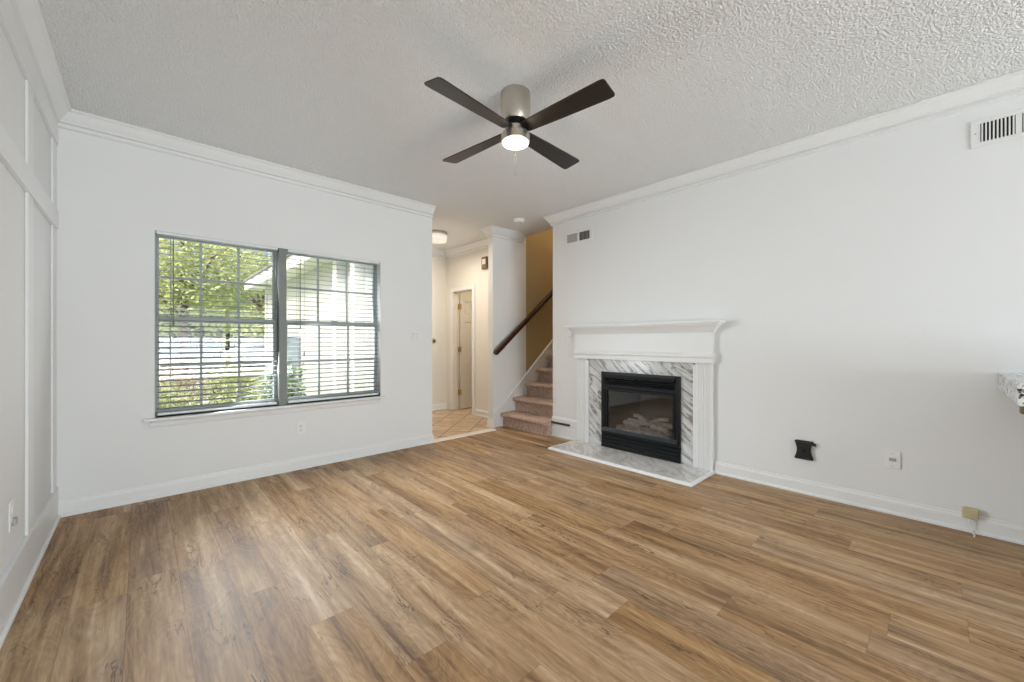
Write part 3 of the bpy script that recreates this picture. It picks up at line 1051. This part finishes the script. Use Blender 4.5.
def outlet(label, loc, rotz):
    """duplex outlet; local -Y is the room side"""
    r = thing('electrical_outlet', label, 'outlet', loc, rotz)
    MB().box(-.035, .035, -.0065, -.0005, -.0575, .0575, .0022).build('cover_plate', 'plastic', r)
    for s in (-1, 1):
        soc = MB().cyl((0, -.0060, s * .020), (0, -.0088, s * .020), .0165, n=20).build('socket', 'plastic', r)
        d = MB()
        d.box(-.0085, -.0060, -.0094, -.0086, s * .020 - .002, s * .020 + .008).box(.0060, .0085, -.0094, -.0086, s * .020 - .002, s * .020 + .008).cyl((0, -.0086, s * .020 - .009), (0, -.0094, s * .020 - .009), .0026, n=8)
        d.build('slots', 'dark', soc)
    MB().cyl((0, -.0063, 0), (0, -.0078, 0), .003, n=10).build('screw', 'greymetal', r)
    return r


outlet('white duplex outlet on the window wall below the window sill', (1.078, YB, .378), 0)

# double switch plate right of the window
r = thing('light_switch', 'white double switch plate on the window wall right of the window', 'switch', (2.275, YB, 1.235), 0)
MB().box(-.058, .058, -.0065, -.0005, -.0575, .0575, .0022).build('cover_plate', 'plastic', r)
for xx in (-.023, .023):
    MB().prism([(-.0065, -.033), (-.0095, -.033), (-.0075, 0), (-.0125, .033), (-.0065, .033)], 'x', xx - .0165, xx + .0165).build('rocker', 'plastic', r)
    MB().box(xx - .0185, xx + .0185, -.0068, -.0060, -.0350, .0350).build('rocker_frame', 'greymetal', r)

# plate beside the mantel
r = thing('light_switch', 'narrow white switch plate on the wall under the left end of the mantel shelf', 'switch', (XR, 3.036, 1.232), 0)
MB().box(-.0065, -.0005, -.036, .036, -.075, .075, .0022).build('cover_plate', 'plastic', r)
MB().box(-.016, -.006, -.006, .006, -.012, .014, .002).build('toggle', 'plastic', r)
for s in (-1, 1):
    MB().cyl((-.006, 0, s * .040), (-.0080, 0, s * .040), .0035, n=10).build('screw', 'greymetal', r)

# blank plate on the right wall
r = thing('cable_plate', 'white wall plate with a centre jack on the fireplace wall, right of the black mount', 'wall plate', (XR, .222, .372), 0)
MB().box(-.0065, -.0005, -.040, .040, -.0585, .0585, .0022).build('cover_plate', 'plastic', r)
MB().box(-.0095, -.006, -.018, .018, -.011, .011, .0015).build('jack_insert', 'greymetal', r)
for s in (-1, 1):
    MB().cyl((-.006, 0, s * .042), (-.0078, 0, s * .042), .003, n=10).build('screw', 'greymetal', r)

# outlet on the left wall with a small plug-in
r = thing('electrical_outlet', 'white outlet low on the left board and batten wall with a small grey plug-in', 'outlet', (XL, 2.83, .405), 0)
MB().box(.0005, .0065, -.038, .038, -.064, .064, .0022).build('cover_plate', 'plastic', r)
for s in (-1, 1):
    MB().cyl((.0060, 0, s * .022), (.0088, 0, s * .022), .0165, n=20).build('socket', 'plastic', r)
MB().box(.0090, .020, -.016, .016, -.046, -.014, .003).build('plug', 'greymetal', r)

# black mount : an hourglass shaped bracket
r = thing('wall_bracket', 'small black plastic hourglass-shaped bracket low on the fireplace wall', 'bracket', (XR, .720, .340), 0)
pts = []
for i in range(9):
    a = i / 8
    pts.append((-.060 + .016 * math.sin(PI * a), -.064 + .128 * a))
poly = [(-.056, -.072), ] + [(y, z) for y, z in pts] + [(-.052, .072), (.052, .072)]
poly += [(-y, z) for y, z in reversed(pts)] + [(.056, -.072)]
mb = MB().prism(poly, 'x', -.020, -.001)
mb.build('body', 'blackplastic', r)
MB().box(-.034, -.0205, -.050, .050, .030, .064, .006).build('upper_lip', 'blackplastic', r)
MB().box(-.030, -.0205, -.046, .046, -.066, -.036, .005).build('lower_lip', 'blackplastic', r)
MB().cyl((-.0205, 0, -.006), (-.030, 0, -.006), .014, .011, n=14).build('bolt', 'bluesteel', r)
MB().cyl((-.014, -.058, .050), (-.014, -.078, .050), .011, n=14).build('side_knob', 'blackplastic', r)

# beige box on the baseboard with a white cord
r = thing('phone_jack_box', 'beige junction box above the baseboard of the fireplace wall, white cord below', 'junction box', (XR, -.127, .118), 0)
MB().box(-.034, -.0006, -.034, .034, -.032, .034, .004).build('cover', 'ivory', r)
MB().box(-.0355, -.033, -.026, .026, -.024, .026, .001).build('face_panel', 'ivory', r)
MB().tube([(-.030, .006, -.0325), (-.034, .006, -.050), (-.036, .002, -.075), (-.040, -.004, -.094), (-.050, -.010, -.111), (-.075, -.016, -.114), (-.100, -.012, -.114)], .0035, 8).build('cord', 'cord', r, True)
MB().tube([(-.032, -.002, -.0325), (-.033, -.004, -.055), (-.032, -.001, -.080), (-.036, .004, -.112)], .003, 8).build('cord', 'cord', r, True)


# vents
def vent(label, loc, w, h, left_dark, n):
    r = thing('air_vent', label, 'vent', loc, 0)
    fr = MB()
    b = .026
    fr.prism([(-.0005, -h / 2), (-.004, -h / 2), (-.010, -h / 2 + b), (-.0005, -h / 2 + b)], 'y', -w / 2, w / 2) if False else None
    fr.box(-.008, -.0005, -w / 2, w / 2, h / 2 - b, h / 2, .002, 1).box(-.008, -.0005, -w / 2, w / 2, -h / 2, -h / 2 + b, .002, 1)
    fr.box(-.008, -.0005, -w / 2, -w / 2 + b + .012, -h / 2 + b, h / 2 - b).box(-.008, -.0005, w / 2 - b - .012, w / 2, -h / 2 + b, h / 2 - b)
    fr.box(-.008, -.0005, -.012, .012, -h / 2 + b, h / 2 - b)
    fr.build('frame', 'ventmetal', r)
    MB().box(-.0018, -.0006, -w / 2 + b + .012, w / 2 - b - .012, -h / 2 + b, h / 2 - b).build('backing', 'dark', r)
    for half in (-1, 1):
        a0 = .012 if half > 0 else -w / 2 + b + .012
        a1 = w / 2 - b - .012 if half > 0 else -.012
        for i in range(n):
            c = a0 + (a1 - a0) * (i + .5) / n
            t = .0032 if n > 8 else (.0034 if half > 0 else .0012)
            s = 1 if (half > 0) else -1
            lean = .0 if n > 8 else (-.009 if half > 0 else .0036)
            MB().prism([(-.0018, c + lean - t), (-.0105, c - lean - t), (-.0105, c - lean + t), (-.0018, c + lean + t)], 'z', -h / 2 + b, h / 2 - b).build(
                'louver', 'greymetal' if (n < 9 and half > 0) else 'ventmetal', r)
    MB().box(-.0100, -.0075, -w / 2 + .008, -w / 2 + .014, -.010, .010).build('lever', 'greymetal', r) if n > 8 else None
    for s in (-1, 1):
        MB().cyl((-.008, s * (w / 2 - .018), 0), (-.0095, s * (w / 2 - .018), 0), .004, n=10).build('screw', 'greymetal', r)
    return r


vent('white wall vent high above the left end of the mantel, one half dark', (XR, 2.905, 2.415), .40, .150, 1, 8)
vent('white wall vent high on the fireplace wall at the right edge of the photo', (XR, -.315, 2.462), .37, .165, -1, 9)

# granite bar top
r = thing('bar_counter', 'speckled granite bar top jutting from the fireplace wall, brown wood under its end', 'counter', (XR, -.240, .886), 0)
MB().box(-.845, -.001, -1.20, 0, 0, .108, .008).build('granite_slab', 'granite', r)
MB().box(-.830, -.770, -1.18, -.012, -.036, -.0005, .003).build('support_rail', 'brown', r)
struct(MB().box(2.96, XR, -1.02, -.90, 0, .8855).build('wall_bar', 'wall'))

# ------------------------------------------------------------------ ceiling fan
fx, fy = 1.718, 1.816
fan = thing('ceiling_fan', 'brushed nickel ceiling fan with four dark wood blades and a lit lamp', 'ceiling fan', (fx, fy, H), 0)
MB().lathe([(0, -.0005), (.090, -.0005), (.0925, -.004), (.0925, -.185), (.089, -.190), (0, -.190)], n=48).build('housing', 'nickel', fan, True)
MB().lathe([(.060, -.1905), (.060, -.206), (.066, -.208), (.066, -.214), (0, -.2145)][::1], n=40).build('neck', 'black', fan, True)
MB().lathe([(0, -.2150), (.058, -.215), (.066, -.220), (.066, -.252), (.060, -.2545), (0, -.2545)], n=40).build('hub', 'nickel', fan, True)
ang0 = math.radians(5.5)
for q in range(4):
    a = ang0 + q * PI / 2
    # blade outline along local +x
    o2 = [(.070, -.040), (.085, -.046), (.30, -.056), (.615, -.068)]
    for t in range(5):
        an = -PI / 2 + t * (PI / 2) / 4
        o2.append((0.634 + .018 * math.cos(an), -.050 + .018 * math.sin(an)))
    for t in range(5):
        an = t * (PI / 2) / 4
        o2.append((0.634 + .018 * math.cos(an), .050 + .018 * math.sin(an)))
    o2 += [(.615, .068), (.30, .056), (.085, .046), (.070, .040)]
    mb = MB().prism(o2, 'z', -.004, .004)
    bmesh.ops.bevel(mb.bm, geom=[e for e in mb.bm.edges if abs(e.verts[0].co.z - e.verts[1].co.z) < 1e-5], offset=.0015, segments=1, affect='EDGES')
    pm = Matrix.Rotation(math.radians(-11), 4, 'X')
    for v in mb.bm.verts:
        v.co = pm @ v.co
    b = mb.build('blade', 'blade', fan)
    b.location = (0, 0, -.236)
    b.rotation_euler = (0, 0, a)
    ib = MB().prism([(.055, -.024), (.13, -.020), (.145, 0), (.13, .020), (.055, .024)], 'z', .0045, .0085)
    for v in ib.bm.verts:
        v.co = pm @ v.co
    for xx in (.095, .125):
        ib.cyl((xx, 0, .008), (xx, 0, .012), .005, n=8)
    ib.build('blade_iron', 'nickel', b)
MB().lathe([(0, -.2550), (.078, -.255), (.090, -.262), (.090, -.306), (.086, -.308), (0, -.308)], n=48).build('light_ring', 'nickel', fan, True)
MB().lathe([(.084, -.3085), (.084, -.312), (.080, -.319), (.066, -.324), (.040, -.327), (0, -.328)], n=48).build('lamp_lens', 'lens', fan, True)
MB().lathe([(0, -.329), (.006, -.330), (.007, -.336), (.003, -.342), (0, -.343)], n=16).build('finial', 'nickel', fan, True)
ch = MB()
for i in range(44):
    bmesh.ops.create_icosphere(ch.bm, subdivisions=1, radius=.0022, matrix=Matrix.Translation((-.046, -.048, -.326 - i * .0047)))
ch.tube([(-.046, -.048, -.322), (-.046, -.048, -.530)], .0008, 5)
cho = ch.build('pull_chain', 'brass', fan, True)
MB().lathe([(0, -.420), (.0045, -.422), (.006, -.444), (.0045, -.456), (0, -.458)], (-.046, -.048, 0), 12).build('pull_knob', 'nickel', cho, True)
MB().lathe([(0, -.526), (.004, -.528), (.006, -.538), (.004, -.544), (0, -.545)], (-.046, -.048, 0), 12).build('pull_weight', 'nickel', cho, True)
point('fan_lamp', (fx, fy, H - .40), 2.0, (1.0, .84, .64), .07)

# smoke detector
r = thing('smoke_detector', 'round white smoke detector on the ceiling near the stairs', 'smoke detector', (3.54, 3.675, H), 0)
MB().lathe([(0, -.0005), (.074, -.0005), (.074, -.012), (.070, -.014), (0, -.014)], n=36).build('base_plate', 'plastic', r, True)
MB().lathe([(0, -.0145), (.066, -.0145), (.066, -.024), (.058, -.036), (.044, -.040), (0, -.041)], n=36).build('cover', 'plastic', r, True)
MB().lathe([(0, -.0405), (.010, -.041), (.009, -.044), (0, -.0445)], (.02, -.01, 0), 14).build('test_button', 'greymetal', r, True)

# hall ceiling light with crystals
lx, ly = 3.09, 4.93
r = thing('crystal_ceiling_light', 'round flush hall ceiling light hung with lit crystals in a nickel rim', 'ceiling light', (lx, ly, H), 0)
MB().lathe([(0, -.0005), (.150, -.0005), (.165, -.010), (.165, -.038), (.150, -.042), (0, -.042)], n=48).build('rim', 'nickel', r, True)
MB().lathe([(0, -.0425), (.125, -.0425), (.125, -.105), (.110, -.118), (0, -.122)], n=36).build('diffuser', 'diffuser', r, True)
cproto = None
for ring, (rad, nn, z0, z1) in enumerate(((.152, 30, -.045, -.088), (.143, 30, -.092, -.132))):
    for i in range(nn):
        a = 2 * PI * i / nn
        if cproto is None:
            cproto = MB().cyl((0, 0, 0), (0, 0, -.008), .005, .009, 6).cyl((0, 0, -.008), (0, 0, -.034), .009, .009, 6).cyl((0, 0, -.034), (0, 0, -.042), .009, .003, 6).build('crystal', 'crystal', r)
            c = cproto
        else:
            c = cproto.copy()
            COL.objects.link(c)
            c.parent = r
        c.location = (rad * math.cos(a), rad * math.sin(a), z0 + .002)
hl = area('hall_lamp', (lx, ly, H - .145), (0, 0, -1), .26, .26, 17, (1.0, .88, .75))
hl.data.shape = 'DISK'
point('side_room_lamp', (4.62, 4.95, 2.25), 9, (1.0, .84, .62), .12)

# ------------------------------------------------------------------ hall door
d = struct(bpy.data.objects.new('door_1', None), 'cream panelled door with brass hinges standing open in the hall', 'door')
COL.objects.link(d)
d.location = (HX + .12, DY1, 0)
dw, dh, dt = .54, DZ - .028, .035
yb = -.040
leaf = MB()
# stiles, rails and recessed panels of a six panel door, in the plane y = const
x0 = .012
leaf.box(x0, x0 + dw, yb + .010, yb + .010 + dt - .014, .012, dh)
cols = ((x0 + .085, x0 + dw / 2 - .030), (x0 + dw / 2 + .030, x0 + dw - .085))
rows = ((.24, .80), (.93, 1.52), (1.64, dh - .13))
xs = [x0, cols[0][0], cols[0][1], cols[1][0], cols[1][1], x0 + dw]
for a, b_ in ((xs[0], xs[1]), (xs[2], xs[3]), (xs[4], xs[5])):
    leaf.box(a, b_, yb, yb + .010, .012, dh)
zz = [.012, rows[0][0], rows[0][1], rows[1][0], rows[1][1], rows[2][0], rows[2][1], dh]
for a, b_ in cols:
    for q in range(0, 8, 2):
        leaf.box(a, b_, yb, yb + .010, zz[q], zz[q + 1])
    for z0, z1 in rows:
        leaf.box(a + .028, b_ - .028, yb + .003, yb + .012, z0 + .028, z1 - .028, .004, 1)
lf = leaf.build('door_leaf', 'doorpaint', d)
for zc in (.30, 1.04, 1.78):
    MB().cyl((.004, yb - .004, zc - .048), (.004, yb - .004, zc + .048), .008, n=12).box(-.028, .0, yb + .020, yb + .0235, zc - .045, zc + .045).box(
        .0115, .030, yb - .0015, yb - .0002, zc - .045, zc + .045).build('hinge', 'brass', d)
kb = MB().cyl((x0 + dw - .06, yb, .96), (x0 + dw - .06, yb - .008, .96), .028, n=20).cyl((x0 + dw - .06, yb - .008, .96), (x0 + dw - .06, yb - .035, .96), .010, n=12)
kb.cyl((x0 + dw - .06, yb - .035, .96), (x0 + dw - .06, yb - .060, .96), .026, .022, n=18).build('door_knob', 'brass', d, True)
jb = MB()
jb.box(-.121, .001, -.015, -.0005, 0, DZ).box(-.121, .001, DY0 - DY1 + .0005, DY0 - DY1 + .015, 0, DZ).box(-.121, .001, DY0 - DY1 + .015, -.015, DZ - .015, DZ - .0005)
jb.build('jamb', 'doorpaint', d)
MB().box(-.072, -.040, -.026, -.0152, 0, DZ - .015).build('door_stop', 'doorpaint', d)
cs = MB()
cprof = .062
for a, b_ in ((-.008, cprof), (DY0 - DY1 - cprof, DY0 - DY1 + .008)):
    cs.box(-.136, -.1205, a, b_, 0, DZ + cprof - .005, .004)
cs.box(-.136, -.1205, DY0 - DY1 + .008, -.008, DZ - .008, DZ + cprof - .005, .004)
cs.build('casing', 'trim', d)

# chime on the hall wall
r = thing('door_chime', 'small brown and cream door chime high on the cream hall wall beside the door', 'door chime', (HX, 4.79, 2.39), 0)
MB().box(-.040, -.0006, -.062, .062, -.095, .095, .006).build('case', 'brown', r)
MB().box(-.046, -.0395, -.040, .040, -.020, .060, .003).build('face', 'doorpaint', r)
MB().cyl((-.044, -.020, -.080), (-.044, -.020, -.030), .007, n=10).cyl((-.044, .020, -.080), (-.044, .020, -.030), .007, n=10).build('tubes', 'brass', r)
# knob at the wall edge
r = thing('wall_thermostat', 'tiny round tan thermostat on the cream wall at the end of the hall', 'thermostat', (3.64, HY, 1.185), 0)
MB().cyl((0, -.0005, 0), (0, -.018, 0), .045, .042, n=24).build('body', 'ivory', r, True)
MB().cyl((0, -.0182, 0), (0, -.028, 0), .028, .026, n=24).build('dial', 'brown', r, True)

# ------------------------------------------------------------------ stairs and rail
st = thing('staircase', 'flight of brown speckled carpeted stairs rising to the right behind the fireplace wall', 'stairs', (3.684, YS, 0), 0)
RISE, RUN = .193, .236
NST = 11
sw0, sw1 = YE + .002 - YS, -.032
for i in range(NST):
    xa = i * RUN
    zt = (i + 1) * RISE
    # rounded carpet nosing
    pr = [(xa + RUN + .02, zt - RISE - (.0 if i == 0 else .05)), (xa, zt - RISE - (.0 if i == 0 else .05)), (xa, zt - .055), (xa - .010, zt - .056)]
    for q in range(7):
        an = -PI / 2 - q * PI / 6
        pr.append((xa - .034 + .026 * math.cos(an), zt - .0275 + .0275 * math.sin(an)))
    pr.append((xa + RUN + .02, zt))
    if i > 0:
        pr = [(xa + .001, zt - RISE - .0), (xa + .001, zt - .055)] + pr[3:] + [(xa + RUN + .02, zt - RISE)]
    mb = MB().prism(pr, 'y', sw0 + .0, sw1)
    mb.build('carpeted_step', 'carpet', st, True)
# skirt board
sl = RISE / RUN
sk = MB()
L_ = NST * RUN
def capz(x):
    return .285 + .85 * x


xa0 = XS - 3.684 + .030
sk.prism([(xa0, 0), (xa0, capz(xa0)), (L_, capz(L_)), (L_, sl * L_ - .15), (.25, 0)], 'y', -.018, -.0006)
sko = sk.build('skirt_board', 'trim', st)
cp = MB()
dirv = Vector((1, 0, .85)).normalized()
upv = Vector((-dirv.z, 0, dirv.x))
p0 = Vector((xa0, -.0006, capz(xa0)))
p1 = p0 + dirv * ((L_ - xa0) / dirv.x)
cp.sweep([(0, 0), (.026, 0), (.026, .012), (.018, .020), (0, .022)], p0, p1, (0, -1, 0), upv)
cp.build('skirt_cap', 'trim', sko)

hr = thing('stair_handrail', 'dark cherry wood handrail fixed to the wall above the stairs', 'handrail', (3.51, YS, 1.018), 0)
dv = Vector((1, 0, .79)).normalized()
uv = Vector((-dv.z, 0, dv.x))
prof = [(.042, -.030), (.088, -.030), (.092, -.010), (.098, .004), (.094, .022), (.080, .032), (.050, .032), (.036, .022), (.032, .004), (.038, -.010)]
MB().sweep(prof, (0, 0, 0), dv * 1.75, (0, -1, 0), uv).build('rail', 'rail', hr, True)
for t in (.22, .95, 1.60):
    p = dv * t
    MB().tube([p + Vector((0, -.0006, -.075)), p + Vector((0, -.030, -.080)), p + Vector((0, -.062, -.060)), p + Vector((.0, -.065, -.038))], .006, 8).cyl(
        p + Vector((0, -.0006, -.075)), p + Vector((0, -.007, -.075)), .026, n=16).build('bracket', 'brass', hr, True)
point('stair_lamp', (5.2, 3.7, 4.3), 60, (1.0, .88, .70), .15)

# ------------------------------------------------------------------ patio door behind the camera
pd = struct(bpy.data.objects.new('door_2', None), 'glazed patio door behind the camera', 'door')
COL.objects.link(pd)
pd.location = ((PX0 + PX1) / 2, YR - .06, 0)
hwp = (PX1 - PX0) / 2
m = MB()
m.box(-hwp, -hwp + .06, -.04, .04, .03, PZ1 - .06).box(hwp - .06, hwp, -.04, .04, .03, PZ1 - .06).box(-hwp, hwp, -.04, .04, PZ1 - .06, PZ1).box(-hwp, hwp, -.04, .04, 0, .03)
m.box(-.05, .05, -.03, .03, .03, PZ1 - .06)
m.build('door_frame', 'vinyl', pd)
MB().box(-hwp + .06, -.05, -.004, .004, .03, PZ1 - .06).build('pane', 'glass', pd)
MB().box(.05, hwp - .06, -.004, .004, .03, PZ1 - .06).build('pane', 'glass', pd)

# ------------------------------------------------------------------ outdoors
GZ = -.32
struct(MB().box(-30, 40, YB + .2, 60, GZ - .2, GZ).build('ground', 'lawn'), 'green lawn outside the window', 'ground')
struct(MB().box(-30, 40, 24, 34, GZ, GZ + .02).build('street', 'asphalt'), 'pale street beyond the lawn', 'street')
struct(MB().box(-30, 1.5, 11.6, 13.2, GZ, GZ + .02).build('path', 'asphalt'), 'pale path across the lawn', 'path')


def leaves(mb, rg, c, rad, n, size, shell=.55):
    bm = mb.bm
    for _ in range(n):
        while True:
            v = Vector((rg.uniform(-1, 1), rg.uniform(-1, 1), rg.uniform(-1, 1)))
            if v.length <= 1 and v.length > shell * rg.random():
                break
        p = Vector((c[0] + v.x * rad[0], c[1] + v.y * rad[1], c[2] + v.z * rad[2]))
        s = size * rg.uniform(.6, 1.3)
        q = Matrix.Rotation(rg.uniform(0, 6.28), 3, 'Z') @ Matrix.Rotation(rg.uniform(-1.2, 1.2), 3, 'X') @ Matrix.Rotation(rg.uniform(-1.2, 1.2), 3, 'Y')
        pts = [(-.5, 0, 0), (0, -.26, .05), (.55, 0, 0), (0, .26, .05)]
        vs = [bm.verts.new(p + q @ (Vector(a) * s)) for a in pts]
        bm.faces.new(vs)


def tree(label, x, y, h, crown, trunk_r, mat, n, size, seed, group=None):
    rg = random.Random(seed)
    r = thing('leafy_tree', label, 'tree', (x, y, GZ), 0, group)
    mb = MB().tube([(0, 0, 0), (.05, 0, h * .3), (-.05, .05, h * .6), (0, 0, h * .8)], [trunk_r * 1.3, trunk_r, trunk_r * .8, trunk_r * .3], 10)
    for i in range(7):
        a = rg.uniform(0, 6.28)
        z = h * rg.uniform(.35, .65)
        e = Vector((math.cos(a) * crown[0] * .6, math.sin(a) * crown[1] * .6, z + h * .2))
        mb.tube([(0, 0, z), tuple(e * .5 + Vector((0, 0, z * .5))), tuple(e)], [trunk_r * .4, trunk_r * .3, trunk_r * .12], 6)
    mb.build('trunk', 'bark', r, True)
    lv = MB()
    for i in range(14):
        a = rg.uniform(0, 6.28)
        k_ = rg.uniform(0, .7)
        cz = crown[2] + rg.uniform(-1, 1) * crown[3] * .65
        leaves(lv, rg, (math.cos(a) * crown[0] * k_, math.sin(a) * crown[1] * k_, cz), (crown[0] * .5, crown[1] * .5, crown[3] * .45), n // 14, size)
    lv.build('foliage', mat, r)
    return r


def shrub(label, x, y, rx, ry, h, mat, n, size, seed, group=None):
    rg = random.Random(seed)
    r = thing('leafy_shrub', label, 'shrub', (x, y, GZ), 0, group)
    st_ = MB()
    for i in range(6):
        a = rg.uniform(0, 6.28)
        st_.tube([(math.cos(a) * .03, math.sin(a) * .03, 0), (math.cos(a) * rx * .3, math.sin(a) * ry * .3, h * .45), (math.cos(a) * rx * .6, math.sin(a) * ry * .6, h * .85)], [.012, .009, .004], 5)
    st_.build('stems', 'bark', r)
    lv = MB()
    for i in range(9):
        a = rg.uniform(0, 6.28)
        leaves(lv, rg, (math.cos(a) * rx * .5, math.sin(a) * ry * .5, h * rg.uniform(.35, .75)), (rx * .55, ry * .55, h * .32), n // 9, size)
    lv.build('foliage', mat, r)
    return r


tree('big pale green leafy tree filling the left window', .85, 14.5, 5.6, (2.1, 1.7, 3.4, 1.9), .13, 'leaf_tree', 9000, .13, 3, None)
tree('leafy tree farther back beside the white house wing', 2.2, 19.5, 6.5, (1.6, 1.4, 3.7, 2.3), .12, 'leaf_tree', 4600, .16, 4, None)
tree('leafy tree farther back at the left edge of the window', -.9, 18.5, 6.5, (2.2, 1.6, 3.9, 2.3), .13, 'leaf_tree', 5000, .16, 5, None)
tree('distant darker green tree across the street', -3.5, 38, 9.0, (4.5, 3, 5.5, 3.6), .25, 'leaf_tree', 4200, .42, 6, None)
tree('distant tree across the street behind the parked cars', 7.5, 40, 9.0, (4.6, 3, 5.0, 3.8), .25, 'leaf_tree', 4200, .42, 8, None)
G = 'shrubs along the house front'
shrub('low yellow-green shrub at the left below the window', .10, 6.3, .46, .42, 1.20, 'leaf_mix', 1900, .060, 11, G)
shrub('pink flowering shrub between the green ones', .35, 7.6, .48, .48, 1.25, 'leaf_pink', 1700, .060, 12, G)
shrub('bushy green shrub in the middle of the left window', .86, 6.75, .42, .42, 1.15, 'leaf_mix', 1900, .060, 13, G)
shrub('green shrub set back behind the other shrubs', 1.05, 8.3, .50, .48, 1.30, 'leaf_mix', 1700, .060, 16, G)
shrub('dark green shrub near the grey post between the windows', 1.58, 7.15, .25, .28, 1.15, 'leaf_dark', 1300, .060, 14, G)
shrub('slender bright green plant low in the right window', 1.38, 5.6, .19, .19, 1.30, 'leaf_dark', 620, .080, 15, None)

# white wing of the house on the right
wg = thing('house_wing', 'white sided house wing with eaves and a blue-grey shutter outside the right window', 'house', (2.345, 8.0, GZ), 0)
MB().box(0, 4.0, -1.85, 3.6, 0, 3.0).box(-.045, 0, -3.80, 3.598, 0, 3.0).build('siding_wall', 'siding', wg)
MB().box(-.075, -.0455, 3.45, 3.6, 0, 2.82).build('corner_board', 'whitepaint', wg)
ev = MB().box(-.40, -.046, -3.72, 4.1, 2.82, 2.86).box(-.42, -.40, -3.72, 4.12, 2.80, 3.02)
ev.build('eave', 'whitepaint', wg)
MB().prism([(-.45, 3.02), (-.45, 3.07), (2.0, 4.3), (4.45, 3.07), (4.45, 3.02)], 'y', -1.80, 4.15).prism([(-.45, 3.02), (-.45, 3.07), (.0, 3.30), (.0, 3.02)], 'y', -3.72, -1.80).build('roof', 'roofing', wg)
for yy in (-1.72, -2.42):
    MB().box(-.20, -.046, yy - .08, yy + .08, 0, 2.82).build('pilaster', 'whitepaint', wg)
MB().cyl((-.095, -2.07, 0), (-.095, -2.07, 2.82), .042, n=12).build('downspout', 'greymetal', wg)
MB().box(-.085, -.046, .60, 1.42, 1.00, 1.60, .008).build('shutter', 'bluegrey', wg)
for y0, y1 in ((-2.33, -1.81), (-3.40, -2.51)):
    MB().box(-.060, -.0455, y0, y1, .05, 2.80).build('porch_panel', 'palegrey', wg)

# railing, cars
rl = thing('garden_railing', 'dark iron railing on a low white wall seen low in the left window', 'railing', (.75, 16.2, GZ), 0)
MB().box(-1.2, 1.2, -.08, .08, 0, .88).box(-1.23, 1.23, -.11, .11, .88, .92).build('garden_wall', 'whitepaint', rl)
for zz_ in (.955, 1.20):
    MB().box(-1.2, 1.2, -.012, .012, zz_, zz_ + .025).build('bar', 'iron', rl)
bp = None
for i in range(21):
    if bp is None:
        bp = MB().box(-.010, .010, -.010, .010, .9205, 1.225).build('picket', 'iron', rl)
        q = bp
    else:
        q = bp.copy()
        COL.objects.link(q)
        q.parent = rl
    q.location = (-1.2 + i * 2.4 / 20, 0, 0)


def car(label, x, y, mat, rot=0):
    r = thing('parked_car', label, 'car', (x, y, GZ + .02), rot, 'parked cars')
    body = [(-2.1, .30), (2.1, .30), (2.15, .55), (2.0, .80), (1.1, .92), (.55, 1.38), (-.95, 1.42), (-1.75, .98), (-2.1, .90), (-2.18, .6)]
    mb = MB().prism(body, 'y', -.82, .82)
    bmesh.ops.bevel(mb.bm, geom=list(mb.bm.edges), offset=.05, segments=2, affect='EDGES')
    mb.build('body', mat, r, True)
    for s in (-1, 1):
        MB().prism([(.92, .95), (.48, 1.30), (-.12, 1.32), (-.12, .95)], 'y', min(s * .822, s * .832), max(s * .822, s * .832)).prism([(-.2, .95), (-.2, 1.32), (-.9, 1.33), (-1.45, .98)], 'y', min(s * .822, s * .832), max(s * .822, s * .832)).build('side_window', 'black', r)
        for xx in (-1.3, 1.32):
            w_ = MB().cyl((xx, s * .66, .32), (xx, s * .85, .32), .32, n=22).build('wheel', 'tyre', r)
            MB().cyl((xx, s * .851, .32), (xx, s * .86, .32), .19, n=16).build('hub_cap', 'greymetal', w_)
    return r


car('blue-grey car parked across the street at the left of the window', 1.84, 30.0, 'carpaint')
car('pale silver car parked across the street behind the tree', 5.6, 27.5, 'carpale', .05)
